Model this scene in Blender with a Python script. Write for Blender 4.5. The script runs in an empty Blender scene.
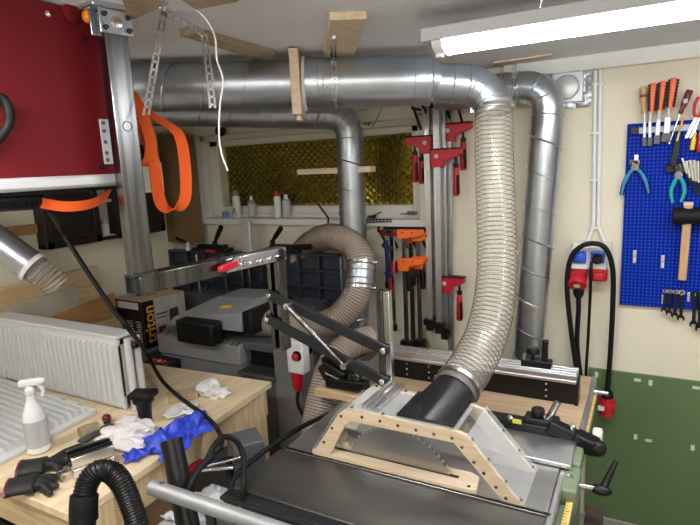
import bpy, bmesh, math, random
from mathutils import Vector, Matrix, noise
R = math.radians
random.seed(7)
sc = bpy.context.scene
COL = sc.collection
V = Vector

# ------------------------------------------------------------------ camera model (used to read distances off the picture)
FOC = 540.0; CX, CY = 350.0, 262.5
PITCH, ROLL, YAW, EYE = R(10.2), R(2.7), R(29.0), 1.70
def _basis():
    f = V((-math.sin(YAW)*math.cos(PITCH), math.cos(YAW)*math.cos(PITCH), -math.sin(PITCH)))
    r = V((math.cos(YAW), math.sin(YAW), 0)); u = r.cross(f)
    c, s = math.cos(ROLL), math.sin(ROLL)
    return c*r - s*u, s*r + c*u, f
CR, CU, CF = _basis()
def ray(x, y): return CF + CR*((x-CX)/FOC) - CU*((y-CY)/FOC)
def onz(x, y, z): d = ray(x, y); t = (z-EYE)/d.z; return V((d.x*t, d.y*t, z))
def ony(x, y, Y): d = ray(x, y); t = Y/d.y; return V((d.x*t, Y, EYE+d.z*t))
def onx(x, y, X): d = ray(x, y); t = X/d.x; return V((X, d.y*t, EYE+d.z*t))
def at(x, y, D): d = ray(x, y); return V((d.x*D, d.y*D, EYE+d.z*D))

# ------------------------------------------------------------------ materials
MT = {}
def mat(name, col, rough=.5, metal=0.0, var=.0, scale=8.0, bump=0.0, bscale=60.0, alpha=1.0, trans=0.0, spec=.5, emit=None, stretch=(1,1,1), col2=None, coat=0.0):
    m = bpy.data.materials.new(name); m.use_nodes = True
    nt = m.node_tree; b = nt.nodes['Principled BSDF']
    b.inputs['Base Color'].default_value = (*col, 1)
    b.inputs['Roughness'].default_value = rough; b.inputs['Metallic'].default_value = metal
    b.inputs['Alpha'].default_value = alpha; b.inputs['Transmission Weight'].default_value = trans
    b.inputs['Specular IOR Level'].default_value = spec; b.inputs['Coat Weight'].default_value = coat
    if emit:
        b.inputs['Emission Color'].default_value = (*emit[0], 1); b.inputs['Emission Strength'].default_value = emit[1]
    if var or bump:
        tc = nt.nodes.new('ShaderNodeTexCoord'); mp = nt.nodes.new('ShaderNodeMapping')
        mp.inputs['Scale'].default_value = stretch
        nt.links.new(tc.outputs['Object'], mp.inputs['Vector'])
    if var:
        n = nt.nodes.new('ShaderNodeTexNoise'); n.inputs['Scale'].default_value = scale; n.inputs['Detail'].default_value = 5
        nt.links.new(mp.outputs[0], n.inputs['Vector'])
        rp = nt.nodes.new('ShaderNodeValToRGB'); c2 = col2 or tuple(c*(1-var) for c in col)
        rp.color_ramp.elements[0].position = .32; rp.color_ramp.elements[1].position = .68
        rp.color_ramp.elements[0].color = (*c2, 1); rp.color_ramp.elements[1].color = (*col, 1)
        nt.links.new(n.outputs['Fac'], rp.inputs[0]); nt.links.new(rp.outputs[0], b.inputs['Base Color'])
    if bump:
        n2 = nt.nodes.new('ShaderNodeTexNoise'); n2.inputs['Scale'].default_value = bscale; n2.inputs['Detail'].default_value = 3
        nt.links.new(mp.outputs[0], n2.inputs['Vector'])
        bp = nt.nodes.new('ShaderNodeBump'); bp.inputs['Strength'].default_value = bump; bp.inputs['Distance'].default_value = .01
        nt.links.new(n2.outputs['Fac'], bp.inputs['Height']); nt.links.new(bp.outputs[0], b.inputs['Normal'])
    MT[name] = m
    return m
def wood(name, c1, c2, axis, scale=1.0, rough=.55):
    m = bpy.data.materials.new(name); m.use_nodes = True
    nt = m.node_tree; b = nt.nodes['Principled BSDF']; b.inputs['Roughness'].default_value = rough
    tc = nt.nodes.new('ShaderNodeTexCoord'); mp = nt.nodes.new('ShaderNodeMapping')
    s = [9*scale]*3; s[axis] = .9*scale; mp.inputs['Scale'].default_value = s
    n = nt.nodes.new('ShaderNodeTexNoise'); n.inputs['Scale'].default_value = 2.2; n.inputs['Detail'].default_value = 3; n.inputs['Distortion'].default_value = .4
    sn = nt.nodes.new('ShaderNodeMath'); sn.operation = 'MULTIPLY'; sn.inputs[1].default_value = 38
    s2 = nt.nodes.new('ShaderNodeMath'); s2.operation = 'SINE'
    n3 = nt.nodes.new('ShaderNodeTexNoise'); n3.inputs['Scale'].default_value = 14; n3.inputs['Detail'].default_value = 4
    mr = nt.nodes.new('ShaderNodeMapRange'); mr.inputs[1].default_value = -1.3; mr.inputs[2].default_value = 1.3
    ad = nt.nodes.new('ShaderNodeMix'); ad.data_type = 'FLOAT'; ad.inputs[0].default_value = .5
    rp = nt.nodes.new('ShaderNodeValToRGB')
    rp.color_ramp.elements[0].position = .25; rp.color_ramp.elements[1].position = .72
    rp.color_ramp.elements[0].color = (*c2, 1); rp.color_ramp.elements[1].color = (*c1, 1)
    L = nt.links.new
    L(tc.outputs['Object'], mp.inputs[0]); L(mp.outputs[0], n.inputs['Vector']); L(mp.outputs[0], n3.inputs['Vector'])
    L(n.outputs['Fac'], sn.inputs[0]); L(sn.outputs[0], s2.inputs[0]); L(s2.outputs[0], mr.inputs[0])
    L(mr.outputs[0], ad.inputs[2]); L(n3.outputs['Fac'], ad.inputs[3]); L(ad.outputs[0], rp.inputs[0]); L(rp.outputs[0], b.inputs['Base Color'])
    MT[name] = m
    return m
mat('wall', (.80,.735,.585), .85, var=.06, scale=3, bump=.12, bscale=45)
mat('ceiling', (.80,.80,.81), .9, bump=.35, bscale=120, var=.05, scale=4)
mat('concrete', (.42,.41,.39), .8, var=.35, scale=5, bump=.1)
mat('white_paint', (.78,.77,.73), .45)
mat('cream_paint', (.80,.78,.71), .5, var=.08, scale=6)
mat('galv', (.58,.63,.70), .33, 1.0, var=.14, scale=14, bump=.04, bscale=30)
mat('galv_dull', (.50,.535,.58), .38, 1.0, var=.2, scale=10, bump=.06, bscale=25)
mat('steel', (.25,.25,.255), .27, 1.0, var=.62, scale=22, stretch=(2.5,2.5,.12))
mat('bright_steel', (.72,.72,.73), .22, 1.0)
mat('alum', (.74,.75,.77), .34, 1.0, var=.1, scale=20, stretch=(.2,4,4))
mat('alum_white', (.60,.61,.62), .4, .4)
mat('cast_iron', (.22,.212,.20), .38, .75, var=.5, scale=3.5, stretch=(.6,2.2,1), bump=.03)
mat('cast_iron_light', (.44,.43,.42), .33, .8, var=.35, scale=4, stretch=(.6,2.5,1))
mat('dark_metal', (.028,.030,.033), .42, .3, var=.3, scale=6)
mat('black', (.005,.005,.0055), .42, spec=.35)
mat('black_rubber', (.0045,.0045,.005), .6, spec=.3)
mat('black_table', (.035,.044,.062), .4, .0, var=.3, scale=10)
mat('grey_paint', (.20,.20,.205), .42, var=.06, scale=3)
mat('grey_paint_dark', (.09,.092,.097), .45)
mat('grey_hood', (.30,.305,.315), .38, .1, var=.05, scale=3)
mat('red_paint', (.135,.005,.009), .6, var=.12, scale=2.5, spec=.2)
mat('red_plastic', (.55,.012,.025), .35)
mat('clamp_red', (.50,.012,.025), .4)
mat('orange_web', (.95,.13,.012), .75, bump=.3, bscale=220)
mat('orange', (.93,.17,.02), .4)
mat('orange_grip', (.90,.17,.06), .45)
mat('blue_plastic', (.02,.10,.62), .35)
mat('blue_clamp', (.01,.02,.10), .4)
mat('nitrile', (.035,.075,.60), .45, var=.2, scale=30)
mat('teal', (.03,.42,.46), .4)
mat('cyan_grip', (.06,.30,.55), .4)
mat('yellow', (.85,.62,.05), .45)
mat('maroon', (.16,.010,.02), .3, coat=.4)
mat('white_plastic', (.80,.80,.79), .4)
mat('offwhite', (.72,.70,.62), .5)
mat('bottle_white', (.78,.79,.80), .35)
mat('label_grey', (.52,.53,.55), .6)
mat('print_grey', (.30,.31,.34), .7)
mat('tissue', (.80,.78,.76), .9, var=.12, scale=25)
mat('bag_film', (.80,.74,.74), .4, var=.15, scale=18)
mat('radiator_white', (.60,.61,.605), .35)
mat('green_paint', (.115,.185,.075), .55, var=.12, scale=2.5)
mat('machine_green', (.20,.25,.155), .5, var=.1, scale=6)
mat('tape', (.62,.68,.60), .7)
mat('cardboard', (.19,.115,.05), .85, var=.12, scale=4)
mat('box_card', (.56,.42,.25), .85, var=.08, scale=4)
mat('box_print', (.50,.47,.43), .75, var=.35, scale=18)
mat('brown_wood', (.016,.008,.005), .4, var=.35, scale=4, stretch=(6,6,1))
mat('cupboard_inside', (.62,.62,.56), .6)
mat('brown_edge', (.045,.025,.016), .6)
mat('gold', (.52,.44,.14), .22, 1.0, var=.25, scale=3)
mat('gold_letter', (.80,.36,.03), .6)
mat('white_print', (.75,.75,.75), .7)
mat('hose_wire', (.17,.13,.10), .45, .3)
mat('hose_wire_brown', (.20,.135,.09), .4, .35)
mat('leather', (.012,.012,.013), .6, var=.4, scale=30, bump=.3, bscale=90)
mat('grey_knit', (.055,.055,.058), .85, bump=.3, bscale=300)
mat('cork', (.36,.28,.17), .8, var=.3, scale=60)
mat('acrylic', (.90,.93,.95), .05, alpha=.16)
mat('acrylic_sheet', (.62,.66,.62), .08, alpha=.28)
mat('black_acrylic', (.012,.012,.014), .25)
mat('kraft', (.36,.25,.15), .7, var=.12, scale=5)
mat('foil', (.60,.62,.66), .45, 1.0, bump=1.0, bscale=22)
mat('lamp_glow', (1,1,1), .4, emit=((.96,.985,1.0), 16.0))
mat('lamp_glow_far', (1,1,1), .4, emit=((1.0,.985,.96), 30.0))
mat('tube_grey', (.36,.365,.37), .55, .55, var=.25, scale=9)
mat('strip_metal', (.30,.33,.40), .5, .8)
mat('blade_steel', (.46,.46,.46), .34, 1.0, var=.2, scale=6)
mat('lamp_body', (.55,.55,.56), .5)
mat('amber', (.9,.3,.02), .3)
mat('yellow_label', (.75,.72,.10), .5)
mat('scale_yellow', (.72,.50,.14), .45)
mat('vinyl_mat', (.13,.13,.135), .7)
wood('plywood', (.76,.62,.42), (.66,.51,.32), 1, .7)
wood('plywood_x', (.70,.53,.33), (.58,.41,.23), 0, .7)
wood('pine', (.74,.57,.36), (.60,.42,.24), 2, .8)
wood('pine_x', (.62,.47,.28), (.50,.34,.18), 0, .8)
wood('ext_wood', (.52,.37,.24), (.44,.30,.18), 0, .6)
wood('birch', (.74,.60,.43), (.66,.51,.34), 0, .8)
wood('beech', (.62,.40,.20), (.52,.32,.15), 2, 1.2)
wood('oak_strip', (.45,.24,.09), (.36,.18,.06), 1, 1.0)
wood('ceil_board', (.40,.31,.20), (.31,.23,.14), 1, .8)
wood('board_a', (.70,.53,.32), (.58,.40,.21), 1, .6)

def hose_mat(name, col, alpha):
    m = mat(name, col, .18, alpha=alpha, coat=.3)
    return m
hose_mat('hose_clear', (.62,.58,.50), .24)
hose_mat('hose_brown', (.66,.56,.47), .6)

# pegboard: round holes on a 14 mm raster
def peg_mat():
    m = bpy.data.materials.new('pegboard_blue'); m.use_nodes = True
    nt = m.node_tree; b = nt.nodes['Principled BSDF']; b.inputs['Roughness'].default_value = .5; b.inputs['Specular IOR Level'].default_value = .05
    tc = nt.nodes.new('ShaderNodeTexCoord'); sp = nt.nodes.new('ShaderNodeSeparateXYZ'); nt.links.new(tc.outputs['Object'], sp.inputs[0])
    acc = None
    for a in ('X', 'Z'):
        mu = nt.nodes.new('ShaderNodeMath'); mu.operation = 'DIVIDE'; mu.inputs[1].default_value = .0145
        fr = nt.nodes.new('ShaderNodeMath'); fr.operation = 'FRACT'
        su = nt.nodes.new('ShaderNodeMath'); su.operation = 'SUBTRACT'; su.inputs[1].default_value = .5
        po = nt.nodes.new('ShaderNodeMath'); po.operation = 'POWER'; po.inputs[1].default_value = 2
        ab = nt.nodes.new('ShaderNodeMath'); ab.operation = 'ABSOLUTE'
        nt.links.new(sp.outputs[a], mu.inputs[0]); nt.links.new(mu.outputs[0], fr.inputs[0]); nt.links.new(fr.outputs[0], su.inputs[0])
        nt.links.new(su.outputs[0], ab.inputs[0]); nt.links.new(ab.outputs[0], po.inputs[0])
        if acc is None: acc = po
        else:
            ad = nt.nodes.new('ShaderNodeMath'); ad.operation = 'ADD'; nt.links.new(acc.outputs[0], ad.inputs[0]); nt.links.new(po.outputs[0], ad.inputs[1]); acc = ad
    lt = nt.nodes.new('ShaderNodeMath'); lt.operation = 'LESS_THAN'; lt.inputs[1].default_value = .045
    nt.links.new(acc.outputs[0], lt.inputs[0])
    mx = nt.nodes.new('ShaderNodeMix'); mx.data_type = 'RGBA'
    mx.inputs[6].default_value = (.002,.020,.32,1); mx.inputs[7].default_value = (.05,.11,.48,1)
    nt.links.new(lt.outputs[0], mx.inputs[0]); nt.links.new(mx.outputs[2], b.inputs['Base Color'])
    MT['peg'] = m
peg_mat()

# ------------------------------------------------------------------ mesh builder
def frame_from(d, up=V((0,0,1))):
    d = d.normalized()
    if abs(d.dot(up)) > .98: up = V((0,1,0))
    s = d.cross(up).normalized(); u = s.cross(d).normalized()
    return s, u
class MB:
    def __init__(self): self.v = []; self.f = []
    def raw(self, vs, fs):
        o = len(self.v); self.v += [V(p) for p in vs]; self.f += [tuple(i+o for i in f) for f in fs]; return self
    def hexa(self, a, b):           # four corners bottom, four corners top
        return self.raw(list(a)+list(b), [(3,2,1,0),(4,5,6,7),(0,1,5,4),(1,2,6,5),(2,3,7,6),(3,0,4,7)])
    def box(self, x0, x1, y0, y1, z0, z1):
        return self.hexa([(x0,y0,z0),(x1,y0,z0),(x1,y1,z0),(x0,y1,z0)], [(x0,y0,z1),(x1,y0,z1),(x1,y1,z1),(x0,y1,z1)])
    def cbox(self, c, s, m=None):   # centre, size, optional 3x3 rotation
        c = V(c); h = V(s)*.5; m = m or Matrix.Identity(3)
        q = [c + m @ V((sx*h.x, sy*h.y, sz*h.z)) for sz in (-1,1) for sx, sy in ((-1,-1),(1,-1),(1,1),(-1,1))]
        return self.hexa(q[:4], q[4:])
    def bar(self, p, q, w, h, up=V((0,0,1))):  # rectangular bar, w sideways, h along up
        p, q = V(p), V(q); s, u = frame_from(q-p, up); s = s*w*.5; u = u*h*.5
        return self.hexa([p-s-u, p+s-u, q+s-u, q-s-u], [p-s+u, p+s+u, q+s+u, q-s+u])
    def cyl(self, p, q, r, r2=None, n=20, cap=True):
        p, q = V(p), V(q); r2 = r if r2 is None else r2; s, u = frame_from(q-p)
        vs = []
        for c, rr in ((p, r), (q, r2)):
            for i in range(n):
                a = 2*math.pi*i/n; vs.append(c + s*math.cos(a)*rr + u*math.sin(a)*rr)
        fs = [(i, (i+1)%n, n+(i+1)%n, n+i) for i in range(n)]
        if cap: fs += [tuple(range(n))[::-1], tuple(range(n, 2*n))]
        return self.raw(vs, fs)
    def ring(self, p, q, r, ri, n=24):  # hollow cylinder
        p, q = V(p), V(q); s, u = frame_from(q-p); vs = []
        for c, rr in ((p,r),(q,r),(q,ri),(p,ri)):
            for i in range(n):
                a = 2*math.pi*i/n; vs.append(c + (s*math.cos(a) + u*math.sin(a))*rr)
        fs = []
        for k in range(4):
            k2 = (k+1)%4
            for i in range(n): fs.append((k*n+i, k*n+(i+1)%n, k2*n+(i+1)%n, k2*n+i))
        return self.raw(vs, fs)
    def lathe(self, p, axis, prof, n=24):   # prof: list of (distance along axis, radius)
        p = V(p); axis = V(axis).normalized(); s, u = frame_from(axis); vs = []
        for d, r in prof:
            for i in range(n):
                a = 2*math.pi*i/n; vs.append(p + axis*d + (s*math.cos(a) + u*math.sin(a))*r)
        m = len(prof)
        fs = [(k*n+i, k*n+(i+1)%n, (k+1)*n+(i+1)%n, (k+1)*n+i) for k in range(m-1) for i in range(n)]
        fs += [tuple(range(n))[::-1], tuple(range((m-1)*n, m*n))]
        return self.raw(vs, fs)
    def tube(self, pts, r, n=10, cap=True, flat=None):
        pts = [V(p) for p in pts]; rr = r if hasattr(r, '__len__') else [r]*len(pts)
        fr = frames(pts); vs = []
        for (p, s, u, t), q in zip(fr, rr):
            for i in range(n):
                a = 2*math.pi*i/n; vs.append(p + s*math.cos(a)*q + u*math.sin(a)*q*(flat or 1))
        m = len(pts)
        fs = [(k*n+i, k*n+(i+1)%n, (k+1)*n+(i+1)%n, (k+1)*n+i) for k in range(m-1) for i in range(n)]
        if cap: fs += [tuple(range(n))[::-1], tuple(range((m-1)*n, m*n))]
        return self.raw(vs, fs)
    def helix(self, pts, r, pitch, w, n=20, sides=4, slip=0.0):
        pts = resample(pts, pitch/n); fr = frames(pts); c = []
        for k, (p, s, u, t) in enumerate(fr):
            a = 2*math.pi*k/n; c.append(p + (s*math.cos(a) + u*math.sin(a))*r)
        return self.tube(c, w, sides)
    def strap(self, pts, w, t, side=None):  # flat band along a path
        pts = [V(p) for p in pts]; fr = frames(pts); vs = []
        for p, s, u, d in fr:
            if side is not None:
                s = V(side); s = (s - d*s.dot(d)).normalized(); u = s.cross(d)
            for a, b in ((-1,-1),(1,-1),(1,1),(-1,1)): vs.append(p + s*a*w*.5 + u*b*t*.5)
        m = len(pts); fs = [(k*4+i, k*4+(i+1)%4, k*4+4+(i+1)%4, k*4+4+i) for k in range(m-1) for i in range(4)]
        fs += [(3,2,1,0), tuple((m-1)*4+i for i in range(4))]
        return self.raw(vs, fs)
    def perf(self, pts, w, t, side, hole=.011, web=.006):   # perforated band: two rails and cross webs
        pts = resample(pts, .004); side = V(side)
        for sg in (-1, 1): self.strap([p + side*sg*w*.36 for p in pts], w*.28, t, side)
        step = hole+web; acc = 0
        for i in range(len(pts)-2):
            if acc <= 0:
                self.strap([pts[i], pts[i] + (pts[i+1]-pts[i]).normalized()*web], w*.9, t, side); acc = step
            acc -= (pts[i+1]-pts[i]).length
        return self
    def prism(self, poly, o, ax, ay, az, t):  # polygon in plane (ax, ay) at o, thickness t along az
        o, ax, ay, az = V(o), V(ax), V(ay), V(az); n = len(poly)
        vs = [o + ax*x + ay*y for x, y in poly] + [o + ax*x + ay*y + az*t for x, y in poly]
        fs = [tuple(range(n))[::-1], tuple(range(n, 2*n))] + [(i, (i+1)%n, n+(i+1)%n, n+i) for i in range(n)]
        return self.raw(vs, fs)
    def torus(self, c, nrm, R_, r, n=20, m=8, sx=1.0, xdir=None):
        c = V(c); nrm = V(nrm).normalized(); s, u = frame_from(nrm)
        if xdir is not None: s = V(xdir).normalized(); u = nrm.cross(s)
        vs = []
        for i in range(n):
            a = 2*math.pi*i/n; d = s*math.cos(a)*sx + u*math.sin(a)
            dn = (s*math.cos(a) + u*math.sin(a))
            for j in range(m):
                b = 2*math.pi*j/m; vs.append(c + d*R_ + dn*math.cos(b)*r + nrm*math.sin(b)*r)
        fs = [(i*m+j, ((i+1)%n)*m+j, ((i+1)%n)*m+(j+1)%m, i*m+(j+1)%m) for i in range(n) for j in range(m)]
        return self.raw(vs, fs)
    def ball(self, c, r, sub=2, noise_amp=0, nf=1.0, seed=0, m=None):
        bm = bmesh.new(); bmesh.ops.create_icosphere(bm, subdivisions=sub, radius=1)
        r = V(r) if hasattr(r, '__len__') else V((r,r,r)); c = V(c)
        vs = []
        for v in bm.verts:
            p = v.co.copy(); k = 1 + noise_amp*noise.noise(p*nf + V((seed*7.3, seed*1.7, seed)))
            k += noise_amp*.6*abs(noise.noise(p*nf*2.3 + V((seed, 3, seed*2))))
            p = V((p.x*r.x, p.y*r.y, p.z*r.z))*k
            vs.append(c + (m @ p if m else p))
        fs = [tuple(v.index for v in f.verts) for f in bm.faces]; bm.free()
        return self.raw(vs, fs)
    def build(self, name, material, parent=None, bev=0, smooth=40, remesh=0, subsurf=0):
        off = parent_off(parent)
        me = bpy.data.meshes.new(name); me.from_pydata([tuple(p-off) for p in self.v], [], self.f)
        bm = bmesh.new(); bm.from_mesh(me); bmesh.ops.recalc_face_normals(bm, faces=bm.faces); bm.to_mesh(me); bm.free()
        me.materials.append(MT[material] if isinstance(material, str) else material)
        me.polygons.foreach_set('use_smooth', [True]*len(me.polygons)); me.set_sharp_from_angle(angle=R(smooth)); me.update()
        o = bpy.data.objects.new(name, me); COL.objects.link(o)
        if parent: o.parent = parent
        if bev:
            b = o.modifiers.new('bevel', 'BEVEL'); b.width = bev; b.segments = 2; b.limit_method = 'ANGLE'; b.angle_limit = R(50)
        if remesh:
            r_ = o.modifiers.new('remesh', 'REMESH'); r_.mode = 'VOXEL'; r_.voxel_size = remesh; r_.use_smooth_shade = True
            s_ = o.modifiers.new('smooth', 'SMOOTH'); s_.factor = .5; s_.iterations = 5
        if subsurf:
            s_ = o.modifiers.new('sub', 'SUBSURF'); s_.levels = s_.render_levels = subsurf
        return o
def parent_off(p):
    o = V((0,0,0))
    while p: o = o + p.location; p = p.parent
    return o
def resample(pts, step):
    pts = [V(p) for p in pts]; out = [pts[0].copy()]; need = step
    for a, b in zip(pts, pts[1:]):
        L = (b-a).length; d = need
        while d <= L:
            out.append(a + (b-a)*(d/L)); d += step
        need = d - L
    return out
def spline(pts, n=12):
    pts = [V(p) for p in pts]; P = [pts[0]*2-pts[1]] + pts + [pts[-1]*2-pts[-2]]; out = []
    for i in range(1, len(P)-2):
        a, b, c, d = P[i-1:i+3]
        for k in range(n):
            t = k/n
            out.append(.5*((2*b) + (c-a)*t + (2*a-5*b+4*c-d)*t*t + (3*b-a-3*c+d)*t**3))
    out.append(pts[-1]); return out
def frames(pts):
    out = []; s0 = None
    for i, p in enumerate(pts):
        t = (pts[min(i+1, len(pts)-1)] - pts[max(i-1, 0)])
        t = t.normalized() if t.length > 1e-9 else V((0,0,1))
        if s0 is None: s, u = frame_from(t)
        else:
            s = s0 - t*s0.dot(t); s = s.normalized() if s.length > 1e-6 else frame_from(t)[0]; u = s.cross(t)*-1
            u = t.cross(s)*-1 if False else s.cross(t)
        s0 = s; out.append((p, s, u, t))
    return out
def elbow(a, corner, b, r, n=8):   # rounded corner path a -> corner -> b with bend radius r
    a, c, b = V(a), V(corner), V(b); p = c + (a-c).normalized()*r; q = c + (b-c).normalized()*r
    return [a] + [(1-t)**2*p + 2*t*(1-t)*c + t*t*q for t in [i/n for i in range(n+1)]] + [b]
def tag(o, label=None, cat=None, group=None, kind=None):
    if label: o['label'] = label
    if cat: o['category'] = cat
    if group: o['group'] = group
    if kind: o['kind'] = kind
    return o
def thing(name, loc, label, cat, group=None):
    o = bpy.data.objects.new(name, None); o.location = V(loc); o.empty_display_size = .05; COL.objects.link(o)
    return tag(o, label, cat, group)
def struct(o): o['kind'] = 'structure'; return o
def rotz(a): return Matrix.Rotation(a, 3, 'Z')
def copy_tree(o, loc, label, group=None):
    c = o.copy(); COL.objects.link(c); c.location = V(loc)
    def rec(src, dst):
        for ch in [x for x in bpy.data.objects if x.parent == src]:
            d = ch.copy(); COL.objects.link(d); d.parent = dst; rec(ch, d)
    rec(o, c); c['label'] = label
    if group: c['group'] = group
    return c
def text_mesh(s, size, name, material, parent, o, ax, ay, depth=.001):
    cu = bpy.data.curves.new('lettering', 'FONT'); cu.body = s; cu.size = size; cu.extrude = depth; cu.align_x = 'CENTER'; cu.align_y = 'CENTER'; cu.offset = size*.012
    tmp = bpy.data.objects.new('lettering', cu); COL.objects.link(tmp)
    bpy.context.view_layer.update()
    me = bpy.data.meshes.new_from_object(tmp.evaluated_get(bpy.context.evaluated_depsgraph_get()))
    bpy.data.objects.remove(tmp); bpy.data.curves.remove(cu)
    ax, ay = V(ax).normalized(), V(ay).normalized(); az = ax.cross(ay); off = parent_off(parent)
    for v in me.vertices: v.co = V(o) + ax*v.co.x + ay*v.co.y + az*v.co.z - off
    me.materials.clear(); me.materials.append(MT[material]); me.name = name
    ob = bpy.data.objects.new(name, me); COL.objects.link(ob); ob.parent = parent
    return ob
WY = 2.557                     # face of the back wall
WX = -2.6                      # face of the left wall
CZ = 2.10                      # ceiling
def W(x, y, off=0.0): return ony(x, y, WY-off)

# ================================================================== SETTING
struct(MB().box(-2.85, 2.0, -2.4, 2.807, -.1, 0).build('floor', 'concrete'))
struct(MB().box(-2.85, 2.2, -2.6, 2.807, CZ, CZ+.15).build('ceiling', 'ceiling'))
OX0, OX1, OZ0, OZ1 = -2.47, -.975, 1.385, 1.935       # window opening
m = MB(); m.box(-2.85, OX0, WY, 2.807, 0, CZ); m.box(OX1, 2.2, WY, 2.807, 0, CZ)
m.box(OX0, OX1, WY, 2.807, 0, OZ0); m.box(OX0, OX1, WY, 2.807, OZ1, CZ)
struct(m.build('wall_back', 'wall'))
struct(MB().box(-2.85, WX, -2.6, WY, 0, CZ).build('wall_left', 'wall'))
struct(MB().box(2.0, 2.2, -2.6, WY, 0, CZ).build('wall_right', 'wall'))
struct(MB().box(WX, 2.0, -2.6, -2.4, 0, CZ).build('wall_front', 'wall'))
struct(MB().box(-.58, 2.0, 2.515, WY, 2.04, CZ).build('trim_1', 'white_paint', bev=.004))

# window with its frame, bronze foil pane, sill and fittings
w = thing('window_1', (-1.72, 2.6, OZ0), None, None); struct(w)
m = MB()
m.box(OX0-.05, OX0+.02, 2.535, 2.68, OZ0, OZ1); m.box(OX0+.02, OX0+.055, 2.575, 2.70, OZ0+.03, OZ1-.02)
m.box(OX0+.055, OX0+.12, 2.615, 2.70, OZ0+.03, OZ1-.04)
m.box(OX1-.02, OX1+.045, 2.535, 2.68, OZ0, OZ1); m.box(OX1-.085, OX1-.02, 2.615, 2.70, OZ0+.03, OZ1-.03)
m.box(OX0-.05, OX1+.045, 2.535, 2.68, OZ1-.02, OZ1+.04); m.box(OX0, OX1, 2.575, 2.70, OZ1-.05, OZ1-.02); m.box(OX0, OX1, 2.615, 2.70, OZ1-.085, OZ1-.05)
m.box(OX0+.02, OX1-.02, 2.645, 2.70, OZ0+.03, OZ0+.095)
m.build('window_frame', 'cream_paint', w, bev=.004)
m = MB(); m.box(OX0-.05, OX1+.045, 2.520, 2.66, OZ0-.005, OZ0+.03); m.box(OX0+.02, OX1-.02, 2.625, 2.65, OZ0+.03, OZ0+.05)
m.build('window_sill', 'white_paint', w, bev=.003)
m = MB(); x0, x1, z0, z1 = OX0+.115, OX1-.08, OZ0+.092, OZ1-.08; y = 2.685; cw, ch = .043, .038
nx, nz = int((x1-x0)/cw)+1, int((z1-z0)/(ch*.5))+1
for j in range(-1, nz+1):
    for i in range(-1, nx+1):
        cx = x0+i*cw+(cw*.5 if j % 2 else 0); cz = z0+j*ch*.5
        if cx-cw/2 < x0-.02 or cx+cw/2 > x1+.02 or cz-ch/2 < z0-.012 or cz+ch/2 > z1+.012: continue
        rr = 1.0
        m.raw([(cx-cw/2, y, cz), (cx, y, cz-ch/2), (cx+cw/2, y, cz), (cx, y, cz+ch/2), (cx, y-.0165*rr, cz-ch*.08)], [(0,1,4),(1,2,4),(2,3,4),(3,0,4)])
m.box(x0-.02, x1+.02, y, y+.006, z0-.02, z1+.02)
m.build('pane', 'gold', w, smooth=1)
def latch(px, py, dx, dz):
    p = W(px, py, -.03); m = MB(); m.cbox(p, (.05, .012, .018)); m.cyl(p, p+V((0,-.03,0)), .007)
    m.bar(p+V((0,-.03,0)), p+V((dx,-.03,dz)), .010, .007)
    return m
latch(372, 217, .07, .03).build('window_latch', 'steel', w, bev=.001)
latch(412, 213, -.05, -.002).build('window_latch', 'steel', w, bev=.001)
m = MB(); a = W(318, 204, -.02); b = W(329, 219, .03); m.bar(a, b, .010, .005); m.cyl(b, b+V((0,-.014,-.02)), .006)
m.build('casement_stay', 'steel', w)
m = MB(); a = W(366, 221, .045); m.perf([a, a+V((.15,0,.004))], .018, .003, (0,0,1)); m.build('perforated_rail', 'steel', w)
# the round dark hole seen beside the window head and the lumpy packing above the window
o = MB().cyl(ony(219,131,2.468)+V((0,.025,0)), ony(219,131,2.466), .030, n=28).build('vent', 'black_rubber', bev=.003)
tag(o, 'small round black vent cover above the left end of the window', 'vent')
o = MB().box(-2.45, -.97, 2.47, WY, OZ1+.04, CZ-.005).build('trim_2', 'cream_paint', bev=.02); struct(o)

# lower wall board, dark green with bits of pale tape
gb = thing('wall_board', (.9, WY, 0), 'dark green painted board covering the lower right wall, dotted with pale tape', 'board')
MB().box(-.196, 1.99, WY-.014, WY-.0005, .02, .745).build('board', 'green_paint', gb, bev=.002)
for px, py, vert in ((596.5,374.5,1),(637.5,380,0),(650.5,382.8,1),(696,387.8,0),(635.5,436.8,1),(648.5,440.5,0),(692.7,447.8,1)):
    p = W(px, py, .014); s = (.014, .001, .025) if vert else (.026, .001, .013)
    MB().cbox(p+V((0,-.0005,0)), s).build('tape', 'tape', gb)

# ceiling lamps (the one in view, two more of the room behind the camera)
def lamp(x0, y, label, glow='lamp_glow_far'):
    L = thing('ceiling_lamp', (x0+.75, y, CZ), label, 'lamp', 'long ceiling lamps')
    MB().box(x0-.03, x0+1.53, y-.060, y+.075, 2.018, 2.052).build('lamp_body', 'lamp_body', L, bev=.003)
    m = MB(); prof = [(.052*math.cos(a)*1.05, -.030*math.sin(a)) for a in [math.pi*i/10 for i in range(11)]]
    m.prism(prof, (x0+.03, y, 2.018), (0,1,0), (0,0,1), (1,0,0), 1.44); m.build('diffuser', glow, L)
    for xx in (x0-.002, x0+1.472):
        m = MB(); m.prism([(.056*math.cos(a), -.034*math.sin(a)) for a in [math.pi*i/10 for i in range(11)]], (xx, y, 2.018), (0,1,0), (0,0,1), (1,0,0), .03)
        m.cbox((xx+.012, y-.02, 1.984), (.02,.016,.012)); m.build('end_cap', 'white_plastic', L, bev=.002)
    for xx in (x0+.27, x0+.42, x0+1.2):
        MB().cyl((xx, y-.02, 2.05), (xx+.012, y-.03, CZ), .0012, n=6).build('hanging_wire', 'bright_steel', L)
    return L
lamp(-.525, 1.51, 'long white fluorescent ceiling lamp glowing at the upper right', 'lamp_glow')
lamp(-2.0, .28, 'long fluorescent ceiling lamp over the near end of the workbench by the left wall')
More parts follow.
